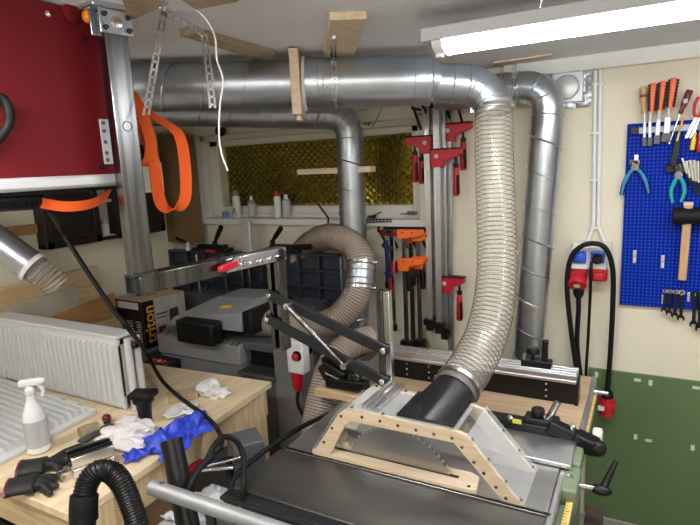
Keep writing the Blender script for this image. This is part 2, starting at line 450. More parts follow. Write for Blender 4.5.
lamp(-.2, -1.2, 'long fluorescent ceiling lamp hung behind the camera at the back of the room')

# boards screwed to the ceiling
def cboard(pts, label, mt='ceil_board', th=.022):
    c = sum((V(p) for p in pts), V())/4
    m = MB(); m.hexa([(p.x, p.y, CZ-th) for p in pts], [(p.x, p.y, CZ) for p in pts])
    o = m.build('ceiling_plank', mt, bev=.001); return tag(o, label, 'board', 'planks screwed to the ceiling')
cz = CZ-.02
cboard([onz(196,10,cz), onz(160,-14,cz), onz(256,-16,cz), onz(238,2,cz), ], 'broad pale plank on the ceiling at the upper left edge of the picture', th=.02)
cboard([onz(129,22,cz), onz(118,-12,cz), onz(172,-12,cz), onz(160,9,cz)], 'dark brown plank on the ceiling above the dangling strap', th=.018)
cboard([onz(180,36,cz), onz(196,34,cz), onz(275,56,cz), onz(256,60,cz)], 'long plank on the ceiling behind the left duct', th=.02)
cboard([onz(324,56,cz), onz(330,20,cz), onz(367,19,cz), onz(354,56,cz)], 'short pale plank on the ceiling above the bright duct', 'plywood', th=.02)
cboard([onz(492,69,cz), onz(494,66.5,cz), onz(552,58.5,cz), onz(549,61,cz)], 'thin narrow plank on the ceiling above the wall pipe', 'plywood', th=.007)
# ================================================================== DUCTS AND HOSES
def seams(m, pts, r, pitch=.14, w=.0044): return m.helix(pts, r, pitch, w, n=28, sides=4)
def rings(m, pts, r, idx):
    fr = frames([V(p) for p in pts])
    for i in idx:
        p, s, u, t = fr[i]; m.torus(p, t, r, .0028, n=28, m=6)
D1 = 1.93
A, B, C_ = at(60, 91, D1), at(299, 84, D1), at(428, 80.5, D1)
du = (C_-B).normalized(); A = B - du*1.30
o = thing('spiral_duct', A, 'large dull spiral duct under the ceiling, left of the wooden blast gate', 'duct')
m = MB(); m.tube([A, B-du*.018], .083, 36); seams(m, [A, B-du*.018], .083); m.build('pipe', 'galv_dull', o)
# wooden blast gate
o = thing('blast_gate', B, 'pale wooden board clamped across the large duct', 'blast gate')
sv, uv = frame_from(du)
Mx = Matrix((du, sv, V((0,0,1)))).transposed()
MB().cbox(V((B.x,B.y,CZ-.006-.1075))-du*.004, (.032, .225, .215), Mx).build('gate_board', 'birch', o, bev=.002)
m = MB(); m.ring(B+du*.014, B+du*.026, .094, .08, 30); m.build('flange', 'white_plastic', o, bev=.002)
MB().cbox(V((B.x,B.y,CZ-.006-.223))-du*.002+sv*.03, (.014, .09, .018), Mx).build('slide_plate', 'plywood', o)
# bright duct, reducer and elbow
o = thing('silver_duct', B, 'bright silver duct with reducer and elbow running right from the wooden gate', 'duct')
E1 = at(428, 80.5, D1)
m = MB(); m.tube([B+du*.026, E1], .0855, 36)
for d in (.07, .09): m.torus(B+du*d, du, .0855, .002, 30, 6)
m.torus(E1-du*.055, du, .0855, .0025, 30, 6)
m.build('pipe', 'galv', o)
m = MB(); E2 = E1+du*.030; m.lathe(E1, du, [(-.012,.0885),(.004,.0885),(.006,.086),(.012,.0735),(.036,.0690)], 36); m.build('reducer', 'galv', o)
HT = at(494, 108, 1.91)
crn = V((0,0,0)); s0 = E2+V((0,0,-.008)); t0 = (HT-E2)
crn = at(489, 86, 1.915)
path = elbow(s0, crn, HT+V((0,0,-.005)), .095, 12)
m = MB(); m.tube(path, .0675, 32); fr = frames([V(p) for p in path])
for f_ in (.06, .115): m.torus(s0+(crn-s0).normalized()*f_, crn-s0, .0675, .0034, 30, 6)
for i in (4, 7, 10): m.torus(fr[i][0], fr[i][3], .0675, .0022, 30, 6)
m.build('elbow', 'galv', o)
# clear hose from elbow down to the saw guard
hp = spline([HT+V((0,0,.02)), at(494,150,1.89), at(495.5,200,1.86), at(497,250,1.82), at(495.5,290,1.77), at(488,330,1.71), at(474,361,1.645), at(454,392,1.56)], 14)
o = thing('clear_hose', HT, 'thick clear wire-ribbed suction hose hanging from elbow down to the saw guard', 'hose')
MB().tube(hp, .0650, 28, cap=False).build('hose_wall', 'hose_clear', o)
MB().helix(hp, .0657, .0165, .0013, 26, 5).build('wire_spiral', 'hose_wire', o)
def clampring(a, d, r, parent, w=.012):
    m = MB(); d = d.normalized(); m.ring(a-d*w/2, a+d*w/2, r+.0018, r-.001, 30); s, u = frame_from(d); q = a + s*(r+.006)
    m.cbox(q, (.012,.012,.014)); m.cyl(q-u*.014, q+u*.016, .0035, n=8); return m.build('hose_clamp', 'bright_steel', parent)
clampring(hp[2], hp[3]-hp[2], .0675, o); clampring(hp[-4], hp[-1]-hp[-4], .0675, o, .012)
HOSE_END = hp[-1]; HOSE_DIR = (hp[-1]-hp[-4]).normalized()

# thinner duct behind, dropping in front of the window
D2 = 2.62
a, b = at(118, 111, D2), at(349, 115, D2)
lo = b.copy(); lo.z = .86
path = elbow(a, b, V((b.x-.01, b.y, .93)), .11, 10)
o = thing('drop_duct', b, 'thinner spiral duct behind the large one, bending down in front of the window', 'duct')
m = MB(); m.tube(path, .0675, 30); seams(m, path[:2], .0675); seams(m, path[-2:], .0675); rings(m, path, .068, (1, 4, 6, 8, 11)); m.build('pipe', 'galv_dull', o)
e0 = V((b.x-.01, b.y, .935))
m = MB(); m.tube(elbow(e0, e0+V((.0,0,-.115)), e0+V((.10,-.07,-.16)), .06, 8), .062, 28); m.torus(e0+V((0,0,-.01)), (0,0,1), .064, .003, 28, 6); m.build('foot_bend', 'galv', o)
# pipe at the right on the back wall
a = ony(470, 93, 2.44); b = ony(551, 92, 2.44)
path = elbow(V((-.86, 2.44, a.z)), V((b.x-.005, 2.44, a.z)), ony(525.5, 380, 2.44), .12, 12)
end = path[-1]; path[-1] = end + (end-path[-2]).normalized()*.55
o = thing('wall_pipe', (end.x, 2.44, .1), 'silver spiral pipe bending down the beige wall right of the clear hose', 'pipe')
m = MB(); m.tube(path, .066, 30); seams(m, path[-2:], .066); seams(m, path[:2], .066); rings(m, path, .0665, (1, 5, 9, 13)); m.build('pipe', 'galv', o)
m = MB(); pp = V((-.50, 2.44, a.z)); m.perf([V((-.50,2.37,CZ-.02)), V((-.50,2.365,2.02)), V((-.50,2.372,1.98))], .014, .0012, (1,0,0)); m.torus(pp, (1,0,0), .067, .002, 28, 6)
m.build('hanger_band', 'bright_steel', o)

# perforated hanger band carrying the bright duct
p = at(345, 86, 1.93); s_ = (at(345, 60, 1.84)-p)
o = thing('hanger_strap', at(346,38,1.8), 'perforated metal strap hanging from the pale plank round the bright duct', 'strap')
sv2 = du.cross(V((0,0,1))).normalized(); cc = B + du*((at(335,83,D1)-B).dot(du))
loop = [onz(334, 37, CZ-.023)]+[cc + (sv2*math.cos(t) + V((0,0,1))*math.sin(t))*.0885 for t in [R(75)-R(330)*i/24 for i in range(25)]]
MB().perf(loop, .020, .0012, du).build('band', 'bright_steel', o)
MB().cyl(onz(334,37,CZ-.02), onz(334,37,CZ-.030), .007, .005).build('screw', 'bright_steel', o)
MB().cbox(cc+V((0,0,.091))+sv2*.02, (.03,.022,.004)).build('washer_plate', 'white_plastic', o)
# loose hanger band further left and the wire beside it
o = thing('hanger_strap', at(164,12,1.33), 'bent perforated metal strap dangling in an arch left of the ducts', 'strap')
DS = 1.34
top = at(164, 13, DS)
m = MB(); m.perf([top, at(158,45,DS), at(153,75,DS), at(146,116,DS-.02)], .019, .0013, (.8,.5,0)); m.build('band', 'bright_steel', o)
m = MB(); m.perf([top, at(184,22,DS+.03), at(204,34,DS+.05)], .019, .0013, (.1,.3,.9)); m.perf([at(204,34,DS+.05), at(207,55,DS+.05), at(210,80,DS+.05), at(213,109,DS+.05)], .019, .0013, (.8,.5,0)); m.build('band', 'bright_steel', o)
m = MB(); q = onz(164, 9, CZ-.02); m.cyl(q, top, .004, n=10); m.ball(top, .008, 1); m.build('screw', 'steel', o)
m = MB(); m.tube(spline([onz(160,8,CZ-.021), at(178,5,1.34), at(199,12,1.34), at(214,34,1.34), at(217,60,1.35), at(223,80,1.36), at(220,105,1.37), at(219,135,1.37), at(222,155,1.37), at(228,171,1.37)], 8), .0024, 8)
tag(m.build('loose_wire', 'white_plastic'), 'thin pale wire curving down from the ceiling beside the dangling strap', 'wire')
m = MB(); a = at(374, 125, 2.38); b = at(380, 118, 2.44); m.perf([at(360,124,2.41), a, at(381,110,2.46), at(384,100,2.52)], .016, .0012, (.3,0,.9)); m.tube([at(384,100,2.52), V((at(384,100,2.52).x, 2.55, 2.09))], .003, 6)
tag(m.build('hanger_strap', 'steel'), 'short perforated strap beside the elbow of the thinner duct', 'strap')

# left grey pipe with clear hose cuff
a, b = at(-70, 194, 2.06), at(34, 268, 2.12)
o = thing('vent_pipe', a, 'shiny grey pipe sloping in from the left edge above the leaning boards', 'pipe')
m = MB(); m.tube([a, b], .060, 30); m.build('pipe', 'galv', o)
d = (b-a).normalized(); m = MB(); m.ring(b-d*.014, b+d*.004, .064, .056, 30); m.build('pipe_collar', 'white_plastic', o)
hq = spline([b, b+d*.03, b+d*.06+V((0,.01,-.01)), b+d*.085+V((0,.02,-.03))], 8)
MB().tube(hq, .053, 24, cap=False).build('hose_wall', 'hose_clear', o); MB().helix(hq, .0535, .016, .0015, 20, 4).build('wire_spiral', 'hose_wire', o)

# brown hose from the planer hood
HOODX = ony(247,322,1.95)
hp = spline([HOODX, ony(282,323,2.03), ony(310,327,2.09), ony(338,318,2.14), ony(356,295,2.19), ony(361,266,2.24), ony(355,248,2.28), ony(339,238,2.31), ony(322,238,2.37), ony(306,248,2.44), ony(295,266,2.465), ony(290,295,2.465), ony(289,330,2.46)], 12)
o = thing('planer_hose', HOODX, 'brown ribbed suction hose curling from the planer hood up beside the black tables', 'hose')
MB().tube(hp, .0655, 28, cap=False).build('hose_wall', 'hose_brown', o)
MB().helix(hp, .0660, .0125, .0021, 22, 4).build('wire_spiral', 'hose_wire_brown', o)
k = 12*5-4; a = hp[k]; b = hp[k+3]; d = (b-a).normalized()
m = MB(); m.ring(a-d*.045, a+d*.045, .0705, .064, 32); m.torus(a-d*.02, d, .071, .003, 30, 6); m.torus(a+d*.02, d, .071, .003, 30, 6); m.build('hose_coupling', 'galv', o)
clampring(a-d*.06, d, .069, o); clampring(a+d*.06, d, .069, o)
# second brown hose going down behind the saw
hp = spline([at(372,338,2.28), at(352,345,2.24), at(336,358,2.18), at(325,385,2.12), at(316,430,2.08), at(310,500,2.06)], 12)
o = thing('floor_hose', hp[-1], 'brown ribbed hose dropping behind the saw from the foot of the thinner duct', 'hose')
MB().tube(hp, .058, 28, cap=False).build('hose_wall', 'hose_brown', o)
MB().helix(hp, .0585, .0105, .0020, 22, 4).build('wire_spiral', 'hose_wire_brown', o)

# pale board through which the thinner duct passes
p = ony(300, 171, 2.375); q = ony(373, 170, 2.375)
m = MB(); zc_ = (p.z+q.z)/2; m.box(p.x, q.x, 2.345, 2.405, zc_-.014, zc_+.014)
tag(m.build('duct_support', 'birch', bev=.002), 'short pale board holding the thinner duct across the middle of the window', 'board')
# ================================================================== TABLE SAW
TZ = .87
saw = thing('table_saw', (-.55, 1.35, 0), 'cast-iron table saw with sliding table, wooden back table and exposed round blade', 'table saw')
m = MB(); m.box(-.925, -.174, 1.208, 1.655, TZ-.035, TZ); m.box(-.925, -.174, 1.208, 1.655, TZ-.045, TZ-.03); m.build('table_top', 'cast_iron_light', saw, bev=.003)
m = MB(); m.box(-.935, -.172, .985, 1.196, TZ-.03, TZ+.001); m.build('sliding_table', 'cast_iron', saw, bev=.003)
m = MB(); m.box(-.90, -.17, 1.185, 1.215, TZ-.05, TZ-.010); m.build('guide_groove', 'black', saw)
m = MB(); m.box(-.925, -.165, 1.2085, 1.214, TZ, TZ+.003); m.build('guide_edge', 'steel', saw)
m = MB(); m.box(-.95, -.16, .958, .99, TZ-.095, TZ-.008); m.box(-.955, -.16, .952, .962, TZ-.024, TZ-.012); m.build('carriage_front', 'dark_metal', saw, bev=.003)
m = MB(); m.box(-.93, -.22, .92, .975, TZ-.16, TZ-.095); m.build('carriage_rail', 'dark_metal', saw, bev=.004)
m = MB(); a = V((-.93, .948, TZ-.09)); m.cbox(a, (.055, .028, .045)); m.prism([(0,0),(.03,0),(0,.03)], a+V((.026,-.014,.02)), (1,0,0), (0,0,-1), (0,1,0), .028); m.build('end_bracket', 'grey_paint_dark', saw, bev=.002)
for x_, z_ in ((-.885, TZ-.03), (-.60, TZ-.05), (-.34, TZ-.05)):
    m = MB(); m.lathe((x_, .958, z_), (0,-1,0), [(0,.008),(.005,.008),(.006,.005)], 12); m.build('bolt', 'bright_steel', saw)
m = MB(); m.tube(spline([V((-.965,1.0,TZ-.05)), V((-.985,1.05,TZ-.02)), V((-.985,1.2,TZ-.012)), V((-.97,1.4,TZ-.02)), V((-.95,1.6,TZ-.05))], 8), .008, 12); m.build('edge_rail', 'black_rubber', saw)
MB().box(-.86, -.20, 1.02, 1.98, .06, TZ-.044).build('cabinet', 'machine_green', saw, bev=.01)
MB().box(-.84, -.22, 1.04, 1.96, 0, .065).build('plinth', 'black', saw)
# throat plate of pale plywood with the blade slot
P0 = [onz(315,454,TZ), onz(322,447,TZ), onz(474,489,TZ), onz(476,492,TZ), onz(470,498,TZ), onz(466,498,TZ)]
m = MB(); m.prism([(-.832,1.217),(-.80,1.292),(-.375,1.292),(-.352,1.278),(-.343,1.217),(-.36,1.212),(-.82,1.212)], (0,0,TZ+.0005), (1,0,0), (0,1,0), (0,0,1), .012)
m.build('throat_plate', 'birch', saw, bev=.0015)
MB().cbox((-.365,1.226,TZ+.0125), (.008,.008,.002)).build('screw', 'black', saw)
m = MB(); m.box(-.79, -.40, 1.2495, 1.2595, TZ+.009, TZ+.0132); m.build('blade_slot', 'black', saw)
# blade with carbide teeth
BX, BY, BR = -.575, 1.2545, .172; BZ = TZ+.116-BR
m = MB(); poly = []; nt_ = 64
for i in range(nt_):
    a = 2*math.pi*i/nt_; s = 2*math.pi/nt_
    for da, rr in ((0, BR-.008), (.18*s, BR-.0085), (.55*s, BR-.004), (.72*s, BR), (.97*s, BR+.0005)):
        poly.append((rr*math.cos(a+da), rr*math.sin(a+da)))
m.prism(poly, (BX, BY-.0015, BZ), (1,0,0), (0,0,1), (0,1,0), .003)
blade = m.build('saw_blade', 'blade_steel', saw, smooth=20)
sh_ = V((BX, BY, BZ))-saw.location
for v in blade.data.vertices: v.co -= sh_
blade.location = sh_
nt2 = MT['blade_steel'].node_tree; tg = nt2.nodes.new('ShaderNodeTangent'); tg.direction_type = 'RADIAL'; tg.axis = 'Y'
pb0 = nt2.nodes['Principled BSDF']; nt2.links.new(tg.outputs[0], pb0.inputs['Tangent']); pb0.inputs['Anisotropic'].default_value = .85
m = MB()
for i in range(nt_):
    a = 2*math.pi*(i+.85)/nt_; d = V((math.cos(a),0,math.sin(a))); m.cbox(V((BX,BY,BZ))+d*(BR-.003), (.0045,.0042,.008), Matrix((d.cross(V((0,1,0))), V((0,1,0)), d)).transposed())
m.build('carbide_teeth', 'alum', blade)
m = MB(); m.prism([(-.775,TZ),(-.775,TZ+.018),(-.755,TZ+.055),(-.735,TZ+.075),(-.722,TZ+.05),(-.735,TZ+.02),(-.738,TZ)], (0,BY-.001,0), (1,0,0), (0,0,1), (0,1,0), .002); m.build('riving_knife', 'bright_steel', saw)
# wooden table behind the iron top
MB().box(-.885, -.150, 1.672, 2.12, TZ-.032, TZ).build('back_table', 'ext_wood', saw, bev=.002)
MB().box(-.885, -.150, 1.660, 1.672, TZ-.03, TZ+.002).build('orange_edge', 'orange', saw, bev=.002)
MB().box(-.150, -.136, 1.66, 2.12, TZ-.04, TZ+.004).build('edge_strip', 'alum', saw, bev=.002)
for x_, y_ in ((-.83, 2.06), (-.20, 2.06)): MB().box(x_-.025, x_+.025, y_-.025, y_+.025, 0, TZ-.03).build('leg', 'machine_green', saw)
# guide rails on the right side
m = MB(); m.box(-.173, -.158, .96, 1.66, TZ-.03, TZ-.002); m.build('side_rail', 'alum', saw, bev=.003)
m = MB(); m.box(-.162, -.146, 1.0, 1.66, TZ-.17, TZ-.045); m.build('rail_bracket', 'machine_green', saw, bev=.003)
m = MB(); m.box(-.145, -.128, .98, 2.07, TZ-.062, TZ-.036); m.build('guide_bar', 'alum', saw, bev=.002)
m = MB(); m.box(-.145, -.129, .98, 2.065, TZ-.036, TZ-.033); scl = m.build('scale_tape', 'scale_yellow', saw)
m = MB()
for i in range(86):
    y_ = .99+i*.0125; m.box(-.144, -.144+(.012 if i % 4 == 0 else .006), y_, y_+.002, TZ-.033, TZ-.0326)
m.build('scale_marks', 'black', scl)
m = MB(); m.cyl((-.15, 2.03, TZ-.02), (-.09, 2.03, TZ-.02), .008, n=14); m.build('cross_rod', 'bright_steel', saw)
m = MB(); sp_ = onz(587,503,.74); sq_ = onz(604,508,.74); m.box(sp_.x, sq_.x, sq_.y-.25, sq_.y, .30, .74); m.build('side_panel', 'brown_edge', saw, bev=.004)

# rip fence: flat aluminium plate, black carrier, green clamp casting, levers
rf = thing('rip_fence', (-.3, 1.5, TZ), 'flat silver rip fence with black lever arm at the right of the saw table', 'fence')
MB().box(-.465, -.146, 1.425, 1.566, TZ+.002, TZ+.014).build('fence_plate', 'alum', rf, bev=.002)
m = MB(); m.box(-.47, -.175, 1.568, 1.622, TZ+.002, TZ+.038); m.build('carrier', 'black', rf, bev=.004)
m = MB(); m.box(-.30, -.20, 1.575, 1.63, TZ+.035, TZ+.055); m.build('carrier_cap', 'black', rf, bev=.006)
def knob(c, r, h, parent, name='knob'):
    m = MB(); m.lathe(c, (0,0,1), [(0,r*.35),(h*.5,r*.35),(h*.5,r*.95),(h*.6,r),(h*.9,r),(h,r*.85)], 20); return m.build(name, 'black', parent)
k = knob(ony(538, 420, 1.60), .020, .038, rf)
a, b = ony(546, 424, 1.60), ony(558, 402, 1.61); m = MB(); m.cyl(a, b, .0105, n=20); m.ring(a, a+(b-a)*.25, .019, .0105, 20); m.build('lever_tube', 'bright_steel', rf)
for px, py in ((510, 424), (572, 433)):
    p = ony(px, py, 1.585); m = MB(); m.lathe(p, (0,0,1), [(0,.008),(.016,.008),(.016,.010),(.024,.010),(.027,.007)], 12); m.build('nut', 'bright_steel', rf)
m = MB(); p = ony(517, 421.5, 1.567); m.cbox(p, (.026,.002,.014)); m.build('yellow_label', 'yellow_label', rf)
p0, p1, p2 = at(548, 424, 1.615), at(580, 440, 1.58), at(597, 448, 1.545)
m = MB(); m.bar(p0, p1, .044, .040); m.bar(p1-(p1-p0)*.15, p2, .050, .046); m.ball(p2, (.027,.027,.026), 2)
m.build('lever_arm', 'black', rf, bev=.006)
m = MB(); c = at(598, 437, 1.60); d = (at(604,452,1.55)-at(590,446,1.6)).normalized(); m.lathe(c-V((.014,0,0)), (1,0,0), [(0,.024),(.004,.027),(.022,.027),(.026,.022)], 24); m.build('roller', 'offwhite', rf)
m = MB(); m.box(-.168, -.122, 1.335, 1.46, TZ-.07, TZ-.004); m.box(-.158,-.126,1.46,1.60,TZ-.05,TZ+.002); m.build('clamp_casting', 'machine_green', rf, bev=.006)
m = MB(); m.lathe((-.144,1.40,TZ-.004), (0,0,1), [(0,.010),(.003,.010),(.003,.005),(.0035,.004)], 16); m.build('screw', 'bright_steel', rf)
a, b = at(582, 486, 1.43), at(594, 488, 1.425); m = MB(); m.cyl(a-(b-a)*1.5, b, .007, n=14); m.build('lever_spindle', 'bright_steel', rf)
c = at(601, 490, 1.42); m = MB(); m.ball(c, (.028,.018,.014), 2); m.tube([c+V((.004,0,0)), at(608,478,1.42), at(616.5,461,1.42)], [.011,.009,.006], 10); m.build('clamp_lever', 'black', rf)

# black router fence with aluminium rail on the wooden table
ff = thing('router_fence', (-.52, 1.87, TZ), 'long black fence with aluminium top rail on the wooden back table', 'fence')
MB().box(-.868, -.176, 1.842, 1.888, TZ+.0005, TZ+.083).build('fence_body', 'black', ff, bev=.002)
m = MB(); m.box(-.875, -.178, 1.834, 1.905, TZ+.078, TZ+.108); m.box(-.875,-.178,1.829,1.836,TZ+.078,TZ+.088); m.box(-.875,-.178,1.829,1.836,TZ+.098,TZ+.108)
for yy in (1.845, 1.868, 1.891): m.box(-.875,-.178,yy,yy+.011,TZ+.108,TZ+.112)
m.build('rail', 'alum', ff, bev=.0015)
MB().box(-.182, -.172, 1.836, 1.902, TZ+.0005, TZ+.084).build('end_plate', 'black', ff)
for x_ in (-.275, -.70, -.79):
    for z_ in (.018, .040, .062):
        m = MB(); m.lathe((x_, 1.842, TZ+z_), (0,-1,0), [(0,.0035),(.002,.0035),(.003,.002)], 10); m.build('screw', 'bright_steel', ff)
x_ = ony(538, 372, 1.868).x
MB().box(x_-.055, x_+.045, 1.846, 1.892, TZ+.112, TZ+.136).build('stop_block', 'black', ff, bev=.003)
knob(V((x_-.018, 1.868, TZ+.136)), .022, .040, ff)
m = MB(); m.lathe((x_-.045,1.855,TZ+.136), (0,0,1), [(0,.007),(.020,.007),(.022,.004)], 12); m.build('nut', 'bright_steel', ff)
m = MB(); m.box(x_+.012, x_+.032, 1.858, 1.878, TZ+.130, TZ+.195); m.box(x_+.014, x_+.034, 1.853, 1.873, TZ+.190, TZ+.212); m.build('stop_lever', 'black', ff, bev=.005)

# pine block with a black clamp tool lying at the saw's left rear
o = MB().box(-1.045, -.80, 1.565, 1.65, TZ+.0005, TZ+.026).build('pine_block', 'pine_x', bev=.002); tag(o, 'pale pine block at the left rear corner of the saw table', 'wood block')
t = thing('push_tool', (-.92, 1.61, TZ+.027), 'black hand tool with steel jaw resting on the pale pine block', 'tool')
Z = TZ+.027
m = MB(); m.bar((-1.01,1.61,Z+.02), (-.84,1.60,Z+.03), .045, .038); m.bar((-1.0,1.62,Z+.03), (-1.035,1.63,Z+.075), .05, .04); m.bar((-1.02,1.62,Z+.085), (-.93,1.61,Z+.05), .045, .03); m.build('tool_body', 'black', t, bev=.006)
m = MB(); m.tube(spline([V((-1.035,1.63,Z+.09)),V((-1.0,1.62,Z+.105)),V((-.96,1.615,Z+.085)),V((-.90,1.61,Z+.07))],5), .013, 10); m.build('grip', 'black_rubber', t)
m = MB(); m.bar((-.91,1.60,Z+.05),(-.86,1.60,Z+.085),.03,.014); m.cyl((-.875,1.575,Z+.065),(-.875,1.625,Z+.065),.014,n=14); m.build('jaw', 'steel', t, bev=.002)
m = MB(); m.cyl((-1.01,1.598,Z+.055),(-.95,1.592,Z+.04),.004,n=8); m.build('pin', 'bright_steel', t)

# ------------------------------------------------------------------ blade guard
g = thing('blade_guard', (-.55, 1.3, TZ), 'plywood and clear acrylic guard box over the round saw blade', 'blade guard')
GY, GB = 1.214, 1.372
outer = [ony(x, y, GY) for x, y in ((315,455),(338.5,413.5),(346,409),(457,432),(466,436),(522,505))]
inner = [ony(x, y, GY) for x, y in ((503,500.5),(454,443),(350,421),(345,425.5),(330,453))]
zb = TZ+.014
poly = [(p.x, max(p.z, TZ+.001)) for p in outer+inner]
poly[0] = (poly[0][0], zb); poly[5] = (poly[5][0], TZ+.002); poly[6] = (poly[6][0], TZ+.002); poly[10] = (poly[10][0], zb)
def frame_poly(y, mt, nm):
    m = MB(); n = 6; vs = []; q = poly; pairs = [(0,10),(1,9),(2,8),(3,7),(4,7),(5,6)]
    for i in range(5):
        a, b = pairs[i]; c, d = pairs[i+1]
        f = [a, c, d, b] if d != b else [a, c, b]
        pts = [q[k] for k in f]; m.prism(pts, (0,y,0), (1,0,0), (0,0,1), (0,1,0), .012)
    return m.build(nm, mt, g)
frame_poly(GY, 'birch', 'front_frame'); frame_poly(GB, 'birch', 'back_frame')
def sheet(pts, th=.003, n=None):
    pts = [V(p) for p in pts]; nn = (pts[1]-pts[0]).cross(pts[2]-pts[0]).normalized()*th
    m = MB(); m.hexa(pts, [p+nn for p in pts]); return m
oq = [V((p[0], 0, p[1])) for p in poly]
def Y(p, y): return V((p.x, y, p.z))
def lift(p, k=.0015): return p+V((0,0,k))
sheet([Y(oq[4],GY-.003)+V((.003,0,.003)), Y(oq[5],GY-.003)+V((.004,0,.002)), Y(oq[5],GB+.02)+V((.004,0,.002)), Y(oq[4],GB+.02)+V((.003,0,.003))], .003).build('side_sheet', 'acrylic', g)
sheet([Y(oq[0],GY)+V((-.004,0,.002)), Y(oq[1],GY)+V((-.004,0,.002)), Y(oq[1],GB+.012)+V((-.004,0,.002)), Y(oq[0],GB+.012)+V((-.004,0,.002))], .003).build('side_sheet', 'acrylic', g)
sheet([Y(oq[2],GY)+V((0,0,.002)), Y(oq[3],GY)+V((0,0,.002)), Y(oq[3],GB+.012)+V((0,0,.002)), Y(oq[2],GB+.012)+V((0,0,.002))], .003).build('top_sheet', 'acrylic', g)
m = MB(); m.prism([(q_.x, q_.z) for q_ in (oq[0],oq[1],oq[2],oq[3],oq[4],oq[5])], (0,GB-.004,0), (1,0,0), (0,0,1), (0,1,0), .003); m.build('back_sheet', 'acrylic', g)
def scr(p, d):
    m = MB(); m.lathe(p, d, [(0,.0042),(.0018,.0042),(.003,.002)], 12); m.build('screw', 'steel', g)
for px, py in ((324,442),(332,428),(341,416),(362,417),(380,421),(398,425.5),(416,430),(434,434),(452,438),(462,447),(474,462),(484,473),(496,487),(506,498)): scr(ony(px, py, GY), (0,-1,0))
sd = (oq[5]-oq[4]); nn = V((-sd.z,0,sd.x)).normalized()*-1; nn = nn if nn.x > 0 else -nn
for f in (.08, .37, .68, .94):
    scr(Y(oq[4]+sd*f, GY+.006)+nn*.005, nn); scr(Y(oq[4]+sd*f, GB+.006)+nn*.005, nn)
ztop = oq[3].z+.006
for fx in (.05, .35, .95):
    p = oq[2].lerp(oq[3], fx); scr(Y(p, GY+.006)+V((0,0,.005)), (0,0,1)); scr(Y(p, GB+.006)+V((0,0,.005)), (0,0,1))
# rails across the top
for dx in (0, .022, .040):
    p = oq[2].lerp(oq[3], .16)+V((dx,0,.006)); m = MB(); m.box(p.x-.006, p.x+.006, GY+.01, GB+.035, p.z, p.z+.012); m.build('top_rail', 'alum', g, bev=.001)
# black dust port from top plate up to the hose
pb = [Y(oq[2].lerp(oq[3], t_), y_)+V((0,0,.006)) for t_, y_ in ((.47,GY+.008),(.97,GY+.008),(.97,GB+.010),(.47,GB+.010))]
m = MB(); m.hexa(pb, [p+V((0,0,.006)) for p in pb]); m.build('port_plate', 'black_acrylic', g, bev=.001)
n = 32; hd = HOSE_DIR; c1 = HOSE_END-hd*.0; s_, u_ = frame_from(hd)
pb2 = [p.lerp(sum(pb, V())/4, .06)+V((0,0,.006)) for p in pb]
bot = []
per = [(pb2[i], pb2[(i+1)%4]) for i in range(4)]
for a, b in per:
    for k in range(n//4): bot.append(a.lerp(b, k/(n/4)))
cen = sum(pb2, V())/4
circ = []
for p in bot:
    d = p-cen; d = d-hd*d.dot(hd); circ.append(c1 + d.normalized()*.063)
m = MB(); m.raw(bot+circ+[p-hd*.045 for p in circ], [(i,(i+1)%n,n+(i+1)%n,n+i) for i in range(n)]+[(n+i,n+(i+1)%n,2*n+(i+1)%n,2*n+i) for i in range(n)]+[tuple(range(n))[::-1]])
m.build('dust_port', 'black_acrylic', g, smooth=35)

# ------------------------------------------------------------------ overhead guard arm
ga = thing('guard_arm', (-1.2, .96, CZ), 'welded square-tube steel arm hanging from the ceiling to carry the saw guard', 'support arm')
PX, AZ, yend = -1.07, 1.450, 1.425
TH = R(-9); PIV = V((PX, yend, 0)); RT = Matrix.Rotation(TH, 3, 'Z'); PY = yend-.475
def arm_local(x, y, s=0.0):        # picture point on the vertical plane along the arm (s metres to its side), in the arm's own frame
    n = RT @ V((1,0,0)); p0 = PIV + n*s; d = ray(x, y); t = (p0-V((0,0,EYE))).dot(n)/d.dot(n); w = V((0,0,EYE))+d*t
    return PIV + RT.inverted() @ (w-PIV)
def rot(m):
    m.v = [PIV + RT @ (p-PIV) for p in m.v]; return m
pc = arm_local(127.5, 160); PY = pc.y
HX, HY = .018, .030
rot(MB().box(PX-HX, PX+HX, PY-HY, PY+HY, AZ-.005, CZ-.012)).build('post', 'steel', ga, bev=.004)
m = MB(); m.box(PX-.026, PX+.030, PY-.058, PY+.058, CZ-.012, CZ); m.box(PX+HX, PX+HX+.005, PY-.042, PY+.042, CZ-.068, CZ-.012); m.box(PX-HX-.005, PX-HX, PY-.042, PY+.042, CZ-.068, CZ-.012)
rot(m).build('mounting_plate', 'galv', ga, bev=.002)
for dy, dz in ((-.030,-.026),(.030,-.026),(-.030,-.056),(.030,-.056),(.0,-.042)):
    m = MB(); r_ = .012 if dy == 0 else .005; m.lathe((PX+HX+.005, PY+dy, CZ+dz), (1,0,0), [(0,r_*1.3),(.002,r_*1.3),(.002,r_),(.008,r_),(.009,r_*.6)], 6 if dy == 0 else 12); rot(m).build('bolt', 'bright_steel' if dy == 0 else 'dark_metal', ga, smooth=20)
ysp = arm_local(219, 262).y
m = MB(); y0 = PY-HY-.002
m.box(PX-.025, PX+.025, y0+.012, ysp, AZ-.053, AZ-.002); rot(m).build('outer_tube', 'steel', ga, bev=.003)
m = MB(); m.box(PX-.025,PX+.025,y0,y0+.012,AZ-.053,AZ-.047); m.box(PX-.025,PX+.025,y0,y0+.012,AZ-.008,AZ-.002); m.box(PX-.025,PX-.020,y0,y0+.012,AZ-.053,AZ-.002); m.box(PX+.020,PX+.025,y0,y0+.012,AZ-.053,AZ-.002); m.box(PX-.020,PX+.020,y0+.008,y0+.012,AZ-.05,AZ-.006)
rot(m).build('tube_mouth', 'dark_metal', ga)
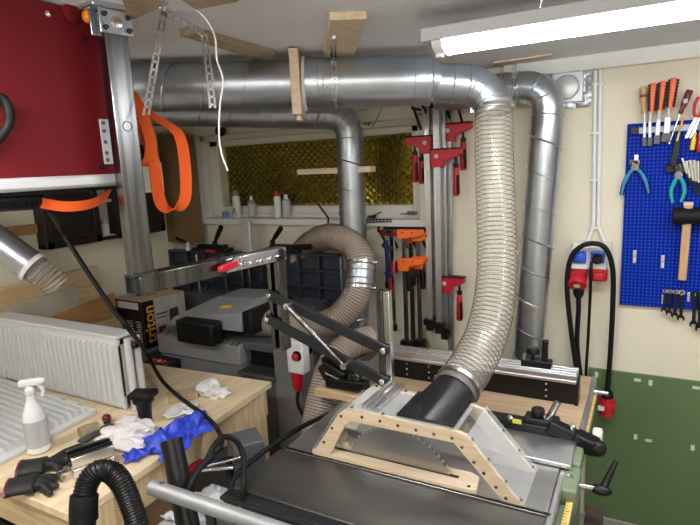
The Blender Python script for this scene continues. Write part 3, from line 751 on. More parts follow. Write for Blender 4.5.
m = MB()
for i in range(12): m.ball((PX+.021+random.uniform(-.002,.003), PY-.032+i*.006, AZ-.002), .006, 1)
rot(m).build('weld_bead', 'dark_metal', ga)
rot(MB().box(PX-.021, PX+.021, ysp, yend+.03, AZ-.049, AZ-.006)).build('inner_tube', 'alum', ga, bev=.003)
rot(MB().box(PX-.026, PX+.0262, ysp-.012, ysp+.006, AZ-.055, AZ-.001)).build('tube_collar', 'dark_metal', ga, bev=.001)
for yy, zz, xx in ((arm_local(198,268,.025).y, AZ-.028, PX+.0255), (PY, arm_local(127,127).z, PX+HX+.0005)):
    m = MB(); m.torus((xx, yy, zz), (1,0,0), .012, .0010, 20, 6); rot(m).build('circle_mark', 'dark_metal', ga)
c = arm_local(229, 266, .045); m = MB(); m.bar(c-V((0,.030,.004)), c+V((0,.030,.004)), .016, .020); m.ball(c-V((0,.030,.004)), (.009,.014,.012), 1); rot(m).build('hook_handle', 'red_plastic', ga, bev=.003)
m = MB(); c2 = arm_local(237, 261, .045); m.torus(c2, (1,0,0), .012, .004, 16, 6); m.bar(c, c2+V((0,0,.01)), .012, .012); rot(m).build('hook', 'bright_steel', ga)
a, b = arm_local(240, 264, .04), arm_local(277, 256, .034)
for i in range(9):
    m = MB(); p = a.lerp(b, i/8)+V((0,0,-.004*math.sin(math.pi*i/8))); m.torus(p, (1,0,0) if i % 2 else (0,0,1), .0075, .0022, 12, 6, 1.5, (b-a)); rot(m).build('chain_link', 'bright_steel', ga)
m = MB(); m.lathe((PX+.022, yend, AZ-.03), (1,0,0), [(0,.022),(.004,.022),(.004,.012),(.012,.012)], 20); m.build('pivot_bolt', 'steel', ga)
# clevis post
zc = ony(272, 347, yend).z
m = MB(); m.box(PX-.024, PX-.010, yend-.022, yend+.022, zc, AZ-.05); m.box(PX+.006, PX+.024, yend-.022, yend+.022, zc, AZ-.05); m.box(PX-.012,PX+.008,yend+.005,yend+.020,zc,AZ-.05); m.build('clevis_post', 'steel', ga, bev=.002)
LY = yend-.03
def link(a, b, name='link'):
    A_, B_ = ony(*a, LY), ony(*b, LY); m = MB(); m.bar(A_, B_, .010, .034, up=V((0,0,1))); ob = m.build(name, 'dark_metal', ga, bev=.002)
    for p in (A_.lerp(B_, .02), A_.lerp(B_, .97)):
        m = MB(); m.lathe(p+V((0,-.005,0)), (0,-1,0), [(0,.009),(.006,.009),(.008,.006)], 12); m.build('link_bolt', 'bright_steel', ob)
    return A_, B_
U0, U1 = link((268,294), (388,352)); L0, L1 = link((266,318), (387,383))
a, b = ony(287, 306, LY-.025), ony(344, 366, LY-.025)
m = MB(); m.cyl(a, a.lerp(b, .5), .0095, n=16); m.cyl(a.lerp(b,.5), b, .006, n=14); m.build('gas_strut', 'steel', ga)
for p in (a, b): m = MB(); m.cyl(p+V((0,-.008,0)), p+V((0,.028,0)), .010, n=14); m.build('strut_joint', 'bright_steel', ga)
# holder bar
ht = ony(385, 290, LY+.02); hb = V((ht.x, ht.y, ztop+.010))
MB().box(ht.x-.024, ht.x-.004, LY+.006, LY+.034, hb.z, ht.z).build('holder_bar', 'steel', ga, bev=.002)
MB().box(ht.x-.004, ht.x+.016, LY+.010, LY+.034, hb.z, ht.z-.002).build('holder_bar', 'bright_steel', ga, bev=.002)
# ================================================================== LEFT SIDE: CUPBOARD, BOARDS, BENCH, RADIATORS, PLANER
# dark wall cupboard on the left wall: body with two panelled doors and a pale open middle
def onL(x, y, X=-2.52): return onx(x, y, X)
ZB, ZT = 1.345, 1.87
cb = thing('wall_cupboard', (-2.45, 1.9, ZB), 'dark brown wall cupboard with panelled doors on the left wall', 'cupboard')
ya, yb = onL(47,240).y, onL(167,240).y
y1, y2 = onL(103,240).y, onL(120,240).y
XF = -2.52
m = MB(); ZB = onL(50,248).z-.008
m.box(WX+.001, XF-.02, ya, ya+.018, ZB, ZT); m.box(WX+.001, XF-.02, yb-.018, yb, ZB, ZT); m.box(WX+.001, XF-.02, ya, yb, ZT-.018, ZT); m.box(WX+.001, XF-.02, ya, yb, ZB, ZB+.018); m.box(WX+.001, XF-.02, y1-.015, y1, ZB, ZT); m.box(WX+.001, XF-.02, y2, y2+.015, ZB, ZT)
m.build('cupboard_body', 'brown_wood', cb, bev=.002)
m = MB(); m.box(WX+.0015, WX+.006, ya+.02, yb-.02, ZB+.02, ZT-.02); m.box(WX+.006, XF-.03, y1+.001, y2-.001, ZB+.018, ZB+.024); m.box(WX+.006, XF-.03, y1+.001, y2-.001, ZB+.20, ZB+.215); m.build('inside_lining', 'cupboard_inside', cb)
def pdoor(a, b):
    m = MB(); m.box(XF-.019, XF-.004, a, b, ZB, ZT); m.box(XF-.006, XF+.002, a, a+.035, ZB, ZT); m.box(XF-.006, XF+.002, b-.035, b, ZB, ZT); m.box(XF-.006, XF+.002, a, b, ZB, ZB+.04); m.box(XF-.006, XF+.002, a, b, ZT-.04, ZT); m.box(XF-.006, XF, a+.05, b-.05, ZB+.055, ZT-.055)
    d = m.build('door', 'brown_wood', cb, bev=.003); MB().cyl((XF, a+.02, ZB+.03), (XF+.004, a+.02, ZB+.03), .004, n=10).build('hinge_screw', 'steel', d)
pdoor(ya, y1); pdoor(y2, yb)
b = MB(); p = V((-2.565, (y1+y2)/2, ZB+.025)); b.lathe(p, (0,0,1), [(0,.024),(.05,.024),(.065,.012),(.07,.013),(.085,.013)], 18)
tag(b.build('white_tub', 'white_plastic'), 'small white bottle standing inside the open middle of the dark cupboard', 'bottle')
# cardboard sheet leaning in the corner
c0, c1 = onx(165,244,-2.22), ony(207,243,2.50)
m = MB(); a = V((-2.23, 2.385, 1.285)); bq = V((-2.375, 2.53, 1.285)); a = ony(164.5, 242, 2.36); bq = ony(204, 243, 2.505)
m.hexa([a, bq, bq+V((-.004,.006,0)), a+V((-.004,.006,0))], [a+V((0,0,.66)), bq+V((0,0,.66)), bq+V((-.004,.006,.66)), a+V((-.004,.006,.66))])
tag(m.build('cardboard_sheet', 'cardboard'), 'tall brown cardboard sheet standing between the dark cupboard and the window', 'cardboard')
m = MB(); y0, y3 = onx(-25,233,WX).y, onx(39,228,WX).y; m.box(WX+.0005, WX+.018, y0, y3, 1.445, 1.492); tag(m.build('wood_rail', 'oak_strip', bev=.002), 'short varnished wooden rail on the left wall above the grey pipe', 'rail')

# sheets leaning behind the radiator
def leaning(name, px, X0, lean, drop, mt, label, cat='board', th=.016):
    # px: top-left, top-right picture points on a plane that leans back by `lean` towards the left wall
    a, b = onx(*px[0], X0), onx(*px[1], X0); f_ = (1.30-a.y)/(b.y-a.y); a = a.lerp(b, max(f_, 0)); k = V((lean, 0, -1))*drop
    m = MB(); t = V((.0+th, 0, th*lean)); m.hexa([a+k, b+k, b+k+t, a+k+t], [a, b, b+t, a+t]); return tag(m.build(name, mt, bev=.001), label, cat)
leaning('plywood_sheet', ((-20,292),(96,265.5)), -2.565, .03, 1.10, 'board_a', 'wide pale plywood sheet leaning on the left wall behind the radiators', 'board')
leaning('oak_board', ((52,316),(112,293)), -2.50, .03, .95, 'oak_strip', 'brown wooden board leaning at the right in front of the pale plywood sheet', 'board')
leaning('acrylic_pane', ((-8,312),(75,285)), -2.53, .03, 1.0, 'acrylic_sheet', 'greyish clear acrylic sheet leaning before the pale plywood sheet', 'sheet', .006)
leaning('hardboard', ((80,328),(119,315)), -2.465, .02, .9, 'box_card', 'beige hardboard offcut leaning between the radiator and the printed tool carton', 'board')

# ---- workbench
BZ_ = .85
wb = thing('workbench', (-1.85, 1.2, 0), 'pine workbench with plywood top, carrying radiators and rags', 'workbench')
XR, YN, YF = -1.262, .735, 1.652
MB().hexa([(-2.43,YN,BZ_-.024),(XR+.012,YN,BZ_-.024),(XR-.045,YF,BZ_-.024),(-2.43,YF-.08,BZ_-.024)], [(-2.43,YN,BZ_),(XR+.012,YN,BZ_),(XR-.045,YF,BZ_),(-2.43,YF-.08,BZ_)]).build('bench_top', 'plywood', wb, bev=.002)
m = MB(); m.hexa([(XR-.035,YN+.02,BZ_-.135),(XR-.008,YN+.02,BZ_-.135),(XR-.058,YF-.02,BZ_-.135),(XR-.085,YF-.02,BZ_-.135)], [(XR-.035,YN+.02,BZ_-.024),(XR-.008,YN+.02,BZ_-.024),(XR-.058,YF-.02,BZ_-.024),(XR-.085,YF-.02,BZ_-.024)]); m.build('side_rail', 'pine', wb, bev=.002)
MB().box(-2.4, XR-.03, YN+.012, YN+.036, BZ_-.125, BZ_-.024).build('front_rail', 'pine_x', wb, bev=.002)
MB().box(-2.4, XR-.08, YF-.11, YF-.09, BZ_-.125, BZ_-.024).build('back_rail', 'pine_x', wb, bev=.002)
for x_, y_ in ((XR-.058, YF-.135), (XR-.005, YN+.030), (-2.37, YN+.04), (-2.37, YF-.22)):
    MB().box(x_-.055, x_+.008, y_, y_+.095, 0, BZ_-.024).build('leg', 'pine', wb, bev=.002)
MB().box(-2.4, XR-.11, YN+.12, YF-.16, .30, .318).build('shelf', 'plywood_x', wb)

# ---- standing radiator
def ribs(m, x0, x1, n, y, z0, z1, d, w):
    p = (x1-x0)/n
    for i in range(n):
        c = x0+(i+.5)*p
        m.raw([(c-p*.5,y,z0),(c-p*w,y-d,z0+.01),(c+p*w,y-d,z0+.01),(c+p*.5,y,z0),(c-p*.5,y,z1),(c-p*w,y-d,z1-.01),(c+p*w,y-d,z1-.01),(c+p*.5,y,z1)], [(0,1,5,4),(1,2,6,5),(2,3,7,6),(0,3,2,1),(4,5,6,7)])
    return m
rd = thing('panel_radiator', (-2.1, 1.25, BZ_), 'white ribbed panel radiator standing upright across the workbench', 'radiator')
X0r, X1r, Yr, zr0, zr1 = -2.46, -1.650, 1.222, BZ_+.003, 1.128
m = MB(); m.box(X0r, X1r, Yr, Yr+.012, zr0, zr1); ribs(m, X0r+.02, X1r-.012, 26, Yr, zr0+.006, zr1-.020, .016, .24); m.build('front_panel', 'radiator_white', rd, bev=.0015)
m = MB(); m.box(X0r, X1r, Yr+.062, Yr+.074, zr0, zr1); m.build('back_panel', 'radiator_white', rd)
m = MB(); m.box(X0r-.005, X1r+.004, Yr-.004, Yr+.080, zr1-.006, zr1+.006); m.build('top_cover', 'radiator_white', rd, bev=.004)
m = MB(); m.box(X1r-.004, X1r, Yr, Yr+.074, zr0+.05, zr1-.03); m.build('end_cover', 'radiator_white', rd)
m = MB(); 
for yy in (Yr+.02, Yr+.058): m.cyl((X1r+.030, yy, zr0), (X1r+.030, yy, zr1-.005), .013, n=14)
m.build('end_pipe', 'radiator_white', rd)
for zz in (zr0+.035, zr1-.03):
    m = MB(); m.cyl((X1r-.02, Yr+.037, zz), (X1r+.055, Yr+.037, zz), .011, n=12); m.lathe((X1r+.03, Yr+.037, zz), (1,0,0), [(0,.016),(.018,.016),(.020,.012),(.03,.012)], 6); m.build('valve', 'steel', rd, smooth=20)
# ---- radiator lying flat
r2 = thing('flat_radiator', (-2.1, 1.0, BZ_), 'white ribbed radiator lying flat on the workbench at the left edge', 'radiator')
a, b, c = onz(95,408,BZ_+.025), onz(4,372,BZ_+.025), onz(0,458,BZ_+.025)
ex = V((-1,.06,0)).normalized(); ey = (c-a); ey.z = 0; ey = ey.normalized(); LX, LY2 = .72, .40
O = V((a.x, a.y, BZ_+.002))
m = MB(); m.hexa([O, O+ex*LX, O+ex*LX+ey*LY2, O+ey*LY2], [p+V((0,0,.010)) for p in (O, O+ex*LX, O+ex*LX+ey*LY2, O+ey*LY2)])
n_ = 13
for i in range(n_):
    c_ = O+ey*(.028+i*(LY2-.04)/n_)+ex*.03+V((0,0,.0095)); w_ = (LY2-.04)/n_
    q = [c_-ey*w_*.32, c_+ex*(LX-.06)-ey*w_*.32, c_+ex*(LX-.06)+ey*w_*.32, c_+ey*w_*.32]; tq = [p+V((0,0,.022)) for p in (c_-ey*w_*.2+ex*.01, c_+ex*(LX-.07)-ey*w_*.2, c_+ex*(LX-.07)+ey*w_*.2, c_+ey*w_*.2+ex*.01)]
    m.hexa(q, tq)
m.build('panel', 'radiator_white', r2)
m = MB(); m.hexa([O-ex*.004, O+ex*LX, O+ex*LX+ey*.018, O+ey*.018-ex*.004], [p+V((0,0,.022)) for p in (O-ex*.004, O+ex*LX, O+ex*LX+ey*.018, O+ey*.018-ex*.004)]); m.build('edge_fold', 'radiator_white', r2, bev=.002)
for f in (.08, .19, .36):
    p = O+ex*f+ey*.010+V((0,0,.0225)); MB().cbox(p, (.034,.009,.001), rotz(math.atan2(ex.y, ex.x))).build('tape_scrap', 'cork', r2)

# ---- spray bottle
sb = thing('spray_bottle', onz(38,450,BZ_+.03), 'white spray bottle with trigger head and printed label on the workbench', 'spray bottle')
c = onz(39,449,BZ_+.0285); c.z = BZ_+.002; c = onz(39.5,450,BZ_+.002)
m = MB(); m.lathe(c, (0,0,1), [(0,.030),(.004,.034),(.10,.0335),(.135,.030),(.160,.0185),(.175,.0135),(.190,.0135)], 30); m.build('bottle_body', 'bottle_white', sb)
m = MB(); m.ring(c+V((0,0,.022)), c+V((0,0,.108)), .0350, .0338, 30); lb = m.build('label', 'label_grey', sb)
m = MB()
for i in range(9):
    z_ = .034+i*.0078
    for a0, a1 in ((-1.9,-1.15),(-1.05,-.2)):
        m.strap([c+V((math.cos(t)*.0353, math.sin(t)*.0353, z_)) for t in [a0+(a1-a0)*k/6 for k in range(7)]], .0016, .0004, (0,0,1))
for z_ in (.024, .106): m.torus(c+V((0,0,z_)), (0,0,1), .0351, .0006, 30, 4)
m.build('print_lines', 'print_grey', lb)
hd_ = c+V((0,0,.190)); dx = V((.75,.45,0)).normalized()
m = MB(); m.lathe(hd_, (0,0,1), [(0,.0155),(.018,.0155),(.022,.012),(.030,.010)], 20); m.bar(hd_-dx*.030+V((0,0,.036)), hd_+dx*.042+V((0,0,.042)), .022, .020); m.bar(hd_+dx*.035+V((0,0,.042)), hd_+dx*.052+V((0,0,.044)), .014, .013)
sh_ = m.build('spray_head', 'white_plastic', sb, bev=.004)
m = MB(); m.tube(spline([hd_+dx*.022+V((0,0,.034)), hd_+dx*.040+V((0,0,.015)), hd_+dx*.036+V((0,0,-.008))], 5), [.006]*11, 8); m.build('trigger', 'white_plastic', sh_)

# ---- rags, gloves and small things on the bench
def crumple(name, parts, mt, label, cat, seed=1, rem=.004):
    m = MB()
    for i, (px, py, h, r) in enumerate(parts):
        p = onz(px, py, BZ_+h); m.ball(p, r, 3, .55, 1.7, seed+i)
    zmin = BZ_+.001
    for v in m.v:
        if v.z < zmin: v.z = zmin
    o = m.build(name, mt, smooth=25); return tag(o, label, cat)
def sheetcloth(name, corners, mt, label, cat, amp=.02, seed=0, n=34, th=.0015, base=.004):
    # crumpled cloth: quad of bench points with folded relief
    P = [onz(x, y, BZ_+.002) for x, y in corners]; m = MB(); vs = []
    for j in range(n+1):
        for i in range(n+1):
            u, v = i/n, j/n; p = P[0].lerp(P[1], u).lerp(P[3].lerp(P[2], u), v)
            q = V((u*3.1+seed, v*3.1, seed*.7)); e = min(u, v, 1-u, 1-v)
            h = abs(noise.noise(q))*amp*1.5 + abs(noise.noise(q*2.0))*amp*.7 + noise.noise(q*4)*amp*.12
            w_ = V((noise.noise(q*1.3+V((9,0,0))), noise.noise(q*1.3+V((0,9,0))), 0))*.028
            vs.append(p + w_ + V((0,0, base + h*min(1, .25+e*4))))
    k = n+1; fs = [(j*k+i, j*k+i+1, (j+1)*k+i+1, (j+1)*k+i) for j in range(n) for i in range(n)]
    m.raw(vs, fs); o = m.build(name, mt, smooth=60)
    s_ = o.modifiers.new('thickness', 'SOLIDIFY'); s_.thickness = th; s_.offset = 1
    return tag(o, label, cat)
sheetcloth('nitrile_glove', ((138,444),(202,411),(213,430),(166,464)), 'nitrile', 'blue nitrile glove, the larger crumpled piece at the bench edge', 'glove', .036, 3)
sheetcloth('nitrile_glove', ((122,452),(144,444),(158,455),(128,465)), 'nitrile', 'small crumpled end of blue nitrile glove beside the white plastic bag', 'glove', .022, 8)
bag = crumple('plastic_bag', ((122,434,.02,(.055,.05,.030)),(138,432,.022,(.05,.045,.030)),(112,440,.018,(.045,.04,.024)),(128,444,.016,(.06,.035,.022)),(130,424,.018,(.04,.04,.02))), 'bag_film', 'crumpled whitish plastic bag on the workbench beside the blue gloves', 'bag', 2)
crumple('paper_wad', ((206,389,.022,(.035,.032,.028)),(214,392,.018,(.035,.03,.022)),(222,393,.014,(.030,.026,.018)),(211,384,.026,(.03,.025,.02))), 'tissue', 'wad of used white paper towel near the far bench corner', 'paper', 5)
sheetcloth('paper_towel', ((161,419),(176,406),(197,406),(199,416)), 'tissue', 'flat piece of white paper towel behind the blue glove', 'paper', .010, 12)
a, b = onz(168,401,BZ_), onz(197,395,BZ_); m = MB(); m.bar(a+V((0,0,.012)), b+V((0,0,.012)), .075, .022); tag(m.build('wood_offcut', 'ext_wood', bev=.002), 'small flat brown wood offcut beside the paper wad', 'wood block')
a, b = onz(80,434,BZ_+.02), onz(98,427,BZ_+.02); d = (b-a).normalized()
t = thing('abrasive_roll', a, 'tan round roll with dark lettering lying on the workbench', 'roll'); a.z = b.z = BZ_+.0215
m = MB(); m.lathe(a, b-a, [(0,.0205),(.002,.0215),((b-a).length*.55,.0215),((b-a).length*.55+.001,.019),((b-a).length,.019)], 24); rl = m.build('roll', 'cork', t)
m = MB(); s_, u_ = frame_from(d)
for i in range(5):
    t_ = -2.2+i*.35; m.torus(a+d*.012+(s_*math.cos(t_)+u_*math.sin(t_))*.0217, s_*math.cos(t_)+u_*math.sin(t_), .0035, .0007, 10, 4)
m.build('ring_print', 'black', rl)
c = onz(106.5,418,BZ_+.018); m = MB(); m.ball(c, (.016,.016,.015), 3); o1 = thing('bottle_stopper', c, 'small round dark red stopper on the workbench behind the tan roll', 'stopper'); m.build('cap', 'maroon', o1)
m = MB(); m.lathe(c+V((0,0,-.017)), (0,0,1), [(0,.012),(.006,.012),(.008,.009)], 16); m.build('neck', 'black', o1)
# black nozzle standing on the bench
nz = thing('hose_nozzle', onz(146,424,BZ_), 'black vacuum brush nozzle standing beside the radiator end', 'nozzle'); c = onz(146,423,BZ_)
m = MB(); m.lathe(c, (0,0,1), [(0,.022),(.05,.024),(.075,.027),(.082,.036),(.10,.038)], 24); m.build('tube', 'black', nz)
m = MB(); m.cbox(c+V((.004,0,.108)), (.085,.060,.022), rotz(.4)); m.build('brush_head', 'black_rubber', nz, bev=.006)
# dark trowel-like strap lying between the rolls and the glove
m = MB(); m.bar(onz(80,442,BZ_+.014), onz(111,424,BZ_+.014), .026, .010); tag(m.build('rubber_strip', 'grey_knit', bev=.003), 'dark grey rubber strip lying across the bench before the tan roll', 'strip')
# two black work gloves
def glove(name, cuff, palm, tips, label):
    m = MB(); a = onz(*cuff, BZ_+.022); b = onz(*palm, BZ_+.02)
    m.tube([a, a.lerp(b,.5), b], [.042,.040,.043], 16, flat=.45)
    for tx, ty, h in tips:
        p = onz(tx, ty, BZ_+h); mid = b.lerp(p, .55)+V((0,0,.006)); m.tube([b.lerp(p,.1), mid, p], [.014,.0125,.010], 10); m.ball(p, .0095, 2)
    for v in m.v: v.z = max(v.z, BZ_+.002)
    t = thing(name, a, label, 'glove', 'black work gloves on the bench')
    m.build('glove_body', 'leather', t, remesh=.0035)
    d = (b-a).normalized(); m = MB(); m.tube([a-d*.003, a+d*.003], [.043,.0425], 18, flat=.46)
    for v in m.v: v.z = max(v.z, BZ_+.002)
    m.build('cuff', 'maroon', t)
    return t
glove('work_glove', (20,469), (46,465), ((62,457,.014),(68,454,.014),(66,462,.014),(60,468,.012),(80,446,.014)), 'black work glove lying further back, fingers pointing to the rubber strip')
glove('work_glove', (8,488), (36,483), ((52,480,.014),(58,477,.014),(56,486,.014),(50,493,.012),(44,478,.012)), 'black work glove with maroon cuff at the near bench edge')
# small steel vice
vc = thing('machine_vice', onz(92,465,BZ_), 'small shiny steel vice with black jaws on the near bench corner', 'vice')
c = onz(93,470,BZ_); ax = (onz(110,452,BZ_)-onz(72,465,BZ_)).normalized(); ay = V((-ax.y, ax.x, 0)); Mv = Matrix((ax, ay, V((0,0,1)))).transposed()
m = MB(); m.cbox(c+V((0,0,.018)), (.115,.062,.034), Mv); m.cbox(c+ax*.0+V((0,0,.038)), (.10,.044,.012), Mv); m.build('vice_body', 'bright_steel', vc, bev=.003)
for s_ in (-1, 1):
    m = MB(); m.cbox(c+ay*s_*.026+V((0,0,.056)), (.115,.020,.030), Mv); j = m.build('jaw', 'bright_steel', vc, bev=.002)
    m = MB(); m.cbox(c+ay*s_*.013+V((0,0,.058)), (.118,.006,.034), Mv); m.build('jaw_plate', 'black', j)
m = MB(); m.cyl(c-ax*.055+V((0,0,.03)), c-ax*.095+V((0,0,.028)), .008, n=12); m.cyl(c-ax*.09-ay*.028+V((0,0,.03)), c-ax*.09+ay*.028+V((0,0,.03)), .004, n=8); m.build('screw_handle', 'steel', vc)

# ---- planer-thicknesser with flipped-up tables
pl = thing('planer', (-1.85, 2.1, 0), 'big grey planer machine with dust hood and black ribbed tables flipped up', 'planer')
YP = 1.85
xa, xb = ony(160,340,YP).x, ony(240,350,YP).x; xk = ony(275,350,YP).x
MB().box(xa, xb, YP, 2.20, 0, .805).build('body', 'grey_paint', pl, bev=.006)
MB().box(xa-.004, xb+.004, YP-.012, 2.20, .80, .900).build('body_top', 'grey_hood', pl, bev=.006)
xc = ony(303,380,YP).x
MB().box(xk, xc, YP-.02, YP+.10, 0, .935).build('column', 'grey_paint', pl, bev=.01)
MB().box(xb, xk, YP+.07, 2.20, .77, .90).build('mouth', 'black', pl)
MB().box(xb, xk, YP-.01, 2.20, 0, .765).build('lower_body', 'grey_paint_dark', pl, bev=.004)
MB().box(xb-.005, xk+.01, YP-.03, 2.2, .765, .783).build('thickness_bed', 'cast_iron', pl, bev=.002)
MB().box(xa, xc, YP+.02, 2.20, .875, .912).build('frame_bridge', 'grey_paint_dark', pl, bev=.004)
for z_ in (.62, .46):
    m = MB(); m.cyl((xb+.07, YP-.012, z_), (xb+.07, YP-.035, z_), .010, n=12); m.build('door_knob', 'black', pl)
# hood: low sloping sheet-metal box
hz = .865
F = [ony(171,318,YP), ony(214,313,YP), ony(239,313,YP), ony(239,331,YP), ony(214,332,YP), ony(168,322,YP)]
f0, f1 = F[0].x-.03, ony(240,320,YP).x
yb2 = 2.24; top0 = ony(214,312,YP).z; 
f0 = -2.085; f1 = -1.615; yb2 = 2.20
a = [V((f0,YP+.0,.958)), V((f1,YP,.965)), V((f1,yb2,.965)), V((f0,yb2,.958))]
b = [V((f0+.025,YP+.01,.992)), V((f1,YP,1.052)), V((f1,yb2,1.045)), V((f0+.03,yb2,.99))]
c = [V((f0+.20,YP+.16,1.078)), V((f1-.03,YP+.16,1.085)), V((f1-.02,yb2,1.085)), V((f0+.20,yb2,1.078))]
m = MB(); m.raw(a+b+c, [(3,2,1,0)]+[(i,(i+1)%4,4+(i+1)%4,4+i) for i in range(4)]+[(4+i,4+(i+1)%4,8+(i+1)%4,8+i) for i in range(4)]+[(8,9,10,11)])
hdn = m.build('dust_hood', 'grey_hood', pl, bev=.004, smooth=15)
p = ony(215,309,YP+.02); m = MB(); 
e1 = (b[1]-b[0]).normalized(); pp = b[0].lerp(b[1],.62).lerp(c[0].lerp(c[1],.62),.45); n1 = (b[1]-b[0]).cross(c[0]-b[0]).normalized(); n1 = n1 if n1.z > 0 else -n1
e2 = n1.cross(e1); m.hexa([pp+e1*sx*.036+e2*sy*.012+n1*.001 for sx,sy in ((-1,-1),(1,-1),(1,1),(-1,1))], [pp+e1*sx*.036+e2*sy*.012+n1*.002 for sx,sy in ((-1,-1),(1,-1),(1,1),(-1,1))]); m.build('warning_label', 'yellow', hdn)
m = MB(); m.box(f1, f1+.055, YP+.01, 2.2, .95, 1.062); m.build('hood_outlet', 'black', pl, bev=.01)
m = MB(); m.box(ony(176,330,YP-.08).x, ony(212,330,YP-.08).x, YP-.085, YP-.005, .904, 1.016); m.build('cutter_guard', 'black', pl, bev=.012)
for px, py in ((164,327),(171,328),(209,325),(210,331),(210,337),(219,337),(223,338),(229,338),(235,339)):
    p = ony(px, py, YP-.02); m = MB(); m.lathe(V((p.x,p.y+.01,.900)), (0,0,1), [(0,.009),(.010,.009),(.011,.006),(.020,.006)], 8); m.build('adjust_bolt', 'bright_steel', pl, smooth=20)
# flipped tables: black ribbed castings
def rib_table(x0, x1, z0, z1, ncol, nrow, y=2.36):
    m = MB(); m.box(x0, x1, y+.035, y+.055, z0, z1)
    for i in range(ncol+1):
        xx = x0+(x1-x0-.012)*i/ncol; m.box(xx, xx+.012, y, y+.04, z0, z1)
    for j in range(nrow+1):
        zz = z0+(z1-z0-.012)*j/nrow; m.box(x0, x1, y, y+.04, zz, zz+.012)
    t = m.build('flipped_table', 'black_table', pl, bev=.002)
    for xx in (x0+.012, x0+.012):
        pass
    return t
YT = 2.36
tl0, tl1 = ony(171,280,YT).x, ony(262,280,YT).x; tr0, tr1 = ony(281,280,YT).x, ony(341,280,YT).x
zt = ony(341,255,YT).z; zt2 = zt-.015; zl = ony(343,308,YT).z
ta = rib_table(tl0, tl1, zt-.285, zt2, 5, 3); tb = rib_table(tr0-.02, tr1, zt-.275, zt, 3, 3)
MB().box(tr1, tr1+.022, YT-.005, YT+.05, zt-.27, zt-.01).build('table_edge', 'alum', tb, bev=.002)
m = MB()
for xx in (tl0+.25, tl1-.08): m.cyl((xx, YT-.012, zt-.30), (xx, YT-.012, zt-.03), .008, n=10)
m.build('support_rod', 'bright_steel', ta)
m = MB()
for xx in (tr0+.03,): m.cyl((xx, YT-.012, zt-.30), (xx, YT-.012, zt-.03), .008, n=10)
m.build('support_rod', 'bright_steel', tb)
for px in (226, 243, 250): 
    p = ony(px, 280, YT-.03); m = MB(); m.cyl((p.x, p.y, zt-.30), (p.x, p.y, zt-.02), .010, n=12); m.build('hinge_post', 'steel', pl)
p = ony(247, 250, 2.40); m = MB(); m.box(p.x-.030, p.x+.030, 2.40, 2.43, zt-.29, ony(247,221,2.40).z); m.build('fence_bar', 'alum_white', pl, bev=.004)
MB().box(tl0+.05, tr1-.05, YT+.055, 2.42, zt-.30, zt-.22).build('table_hinge_beam', 'dark_metal', pl)
MB().box(tl0+.20, tr1-.10, 2.25, 2.42, .80, zt-.25).build('rear_frame', 'grey_paint_dark', pl)
# mechanisms with lever handles on the top edges of the tables
for px0, px1, lev0, lev1, tt in ((192,226,(212,237),(221,227),ta),(264,300,(270,239),(281,228),tb)):
    x0, x1 = ony(px0,240,YT).x, ony(px1,240,YT).x; z0 = zt2 if tt is ta else zt
    m = MB(); m.box(x0, x1, YT-.015, YT+.06, z0, z0+.022); m.box(x0+.03, x1-.03, YT, YT+.05, z0+.020, z0+.040); m.build('locking_plate', 'black', tt, bev=.004)
    q0 = ony(*lev0, YT); q1 = ony(*lev1, YT-.03); q0 = V((q0.x, YT+.02, z0+.038)); m = MB(); m.cyl(q0, q0+V((0,0,.025)), .014, n=14); m.tube([q0+V((0,0,.02)), q0.lerp(q1,.4)+V((0,0,.012)), q1], [.008,.014,.014], 12); m.build('lever_handle', 'black', tt)
m = MB(); p = ony(186,250,YT); q = ony(186,243,YT); m.lathe(V((p.x,YT+.02,zt2)), (0,0,1), [(0,.018),(.02,.018),(.02,.010),(.05,.010)], 14); m.build('clamp_post', 'white_plastic', ta)
m = MB(); m.tube([V((p.x,YT+.02,zt2+.045)), ony(176,238.5,YT)], [.007,.010], 10); m.build('lever_handle', 'black', ta)
m = MB(); a, b = ony(293,247,YT-.06), ony(310,247,YT-.10); m.tube([a, a.lerp(b,.3), b], [.008,.015,.016], 12); m.build('lever_handle', 'black', tb)
m = MB(); m.box(ony(205,243,YT-.02).x, ony(214,243,YT-.02).x, YT-.022, YT-.012, zt2+.002, zt2+.016); m.build('red_plate', 'red_plastic', ta)
# switch box with emergency stop and red plug on the machine's right side
cb_ = V((xc+.004, YP+.05, 0)); zc0, zc1 = ony(297,373,YP-.06).z, ony(297,341,YP-.06).z
m = MB(); m.box(ony(287,355,YP-.07).x, ony(303,355,YP-.07).x, YP-.075, YP-.018, zc0, zc1); swb = m.build('switch_box', 'white_plastic', pl, bev=.008)
p = V((ony(297,355,YP-.075).x, YP-.075, (zc0+zc1)/2+.012)); m = MB(); m.lathe(p, (0,-1,0), [(0,.022),(.004,.022)], 20); m.build('button_ring', 'black', swb)
m = MB(); m.lathe(p+V((0,-.004,0)), (0,-1,0), [(0,.010),(.008,.010),(.010,.015),(.016,.015),(.020,.010)], 20); m.build('stop_button', 'red_plastic', swb)
m = MB(); p = V((ony(297,370,YP-.045).x, YP-.045, zc0)); m.lathe(p, (0,0,-1), [(0,.026),(.03,.026),(.07,.022),(.085,.016)], 18); m.build('plug', 'red_plastic', pl)
m = MB(); e = p+V((0,0,-.08)); m.tube(spline([e, e+V((.0,-.01,-.07)), e+V((.05,-.01,-.16)), e+V((.09,0,-.30)), e+V((.05,.02,-.55))], 8), .007, 10); m.build('cable', 'black_rubber', pl)
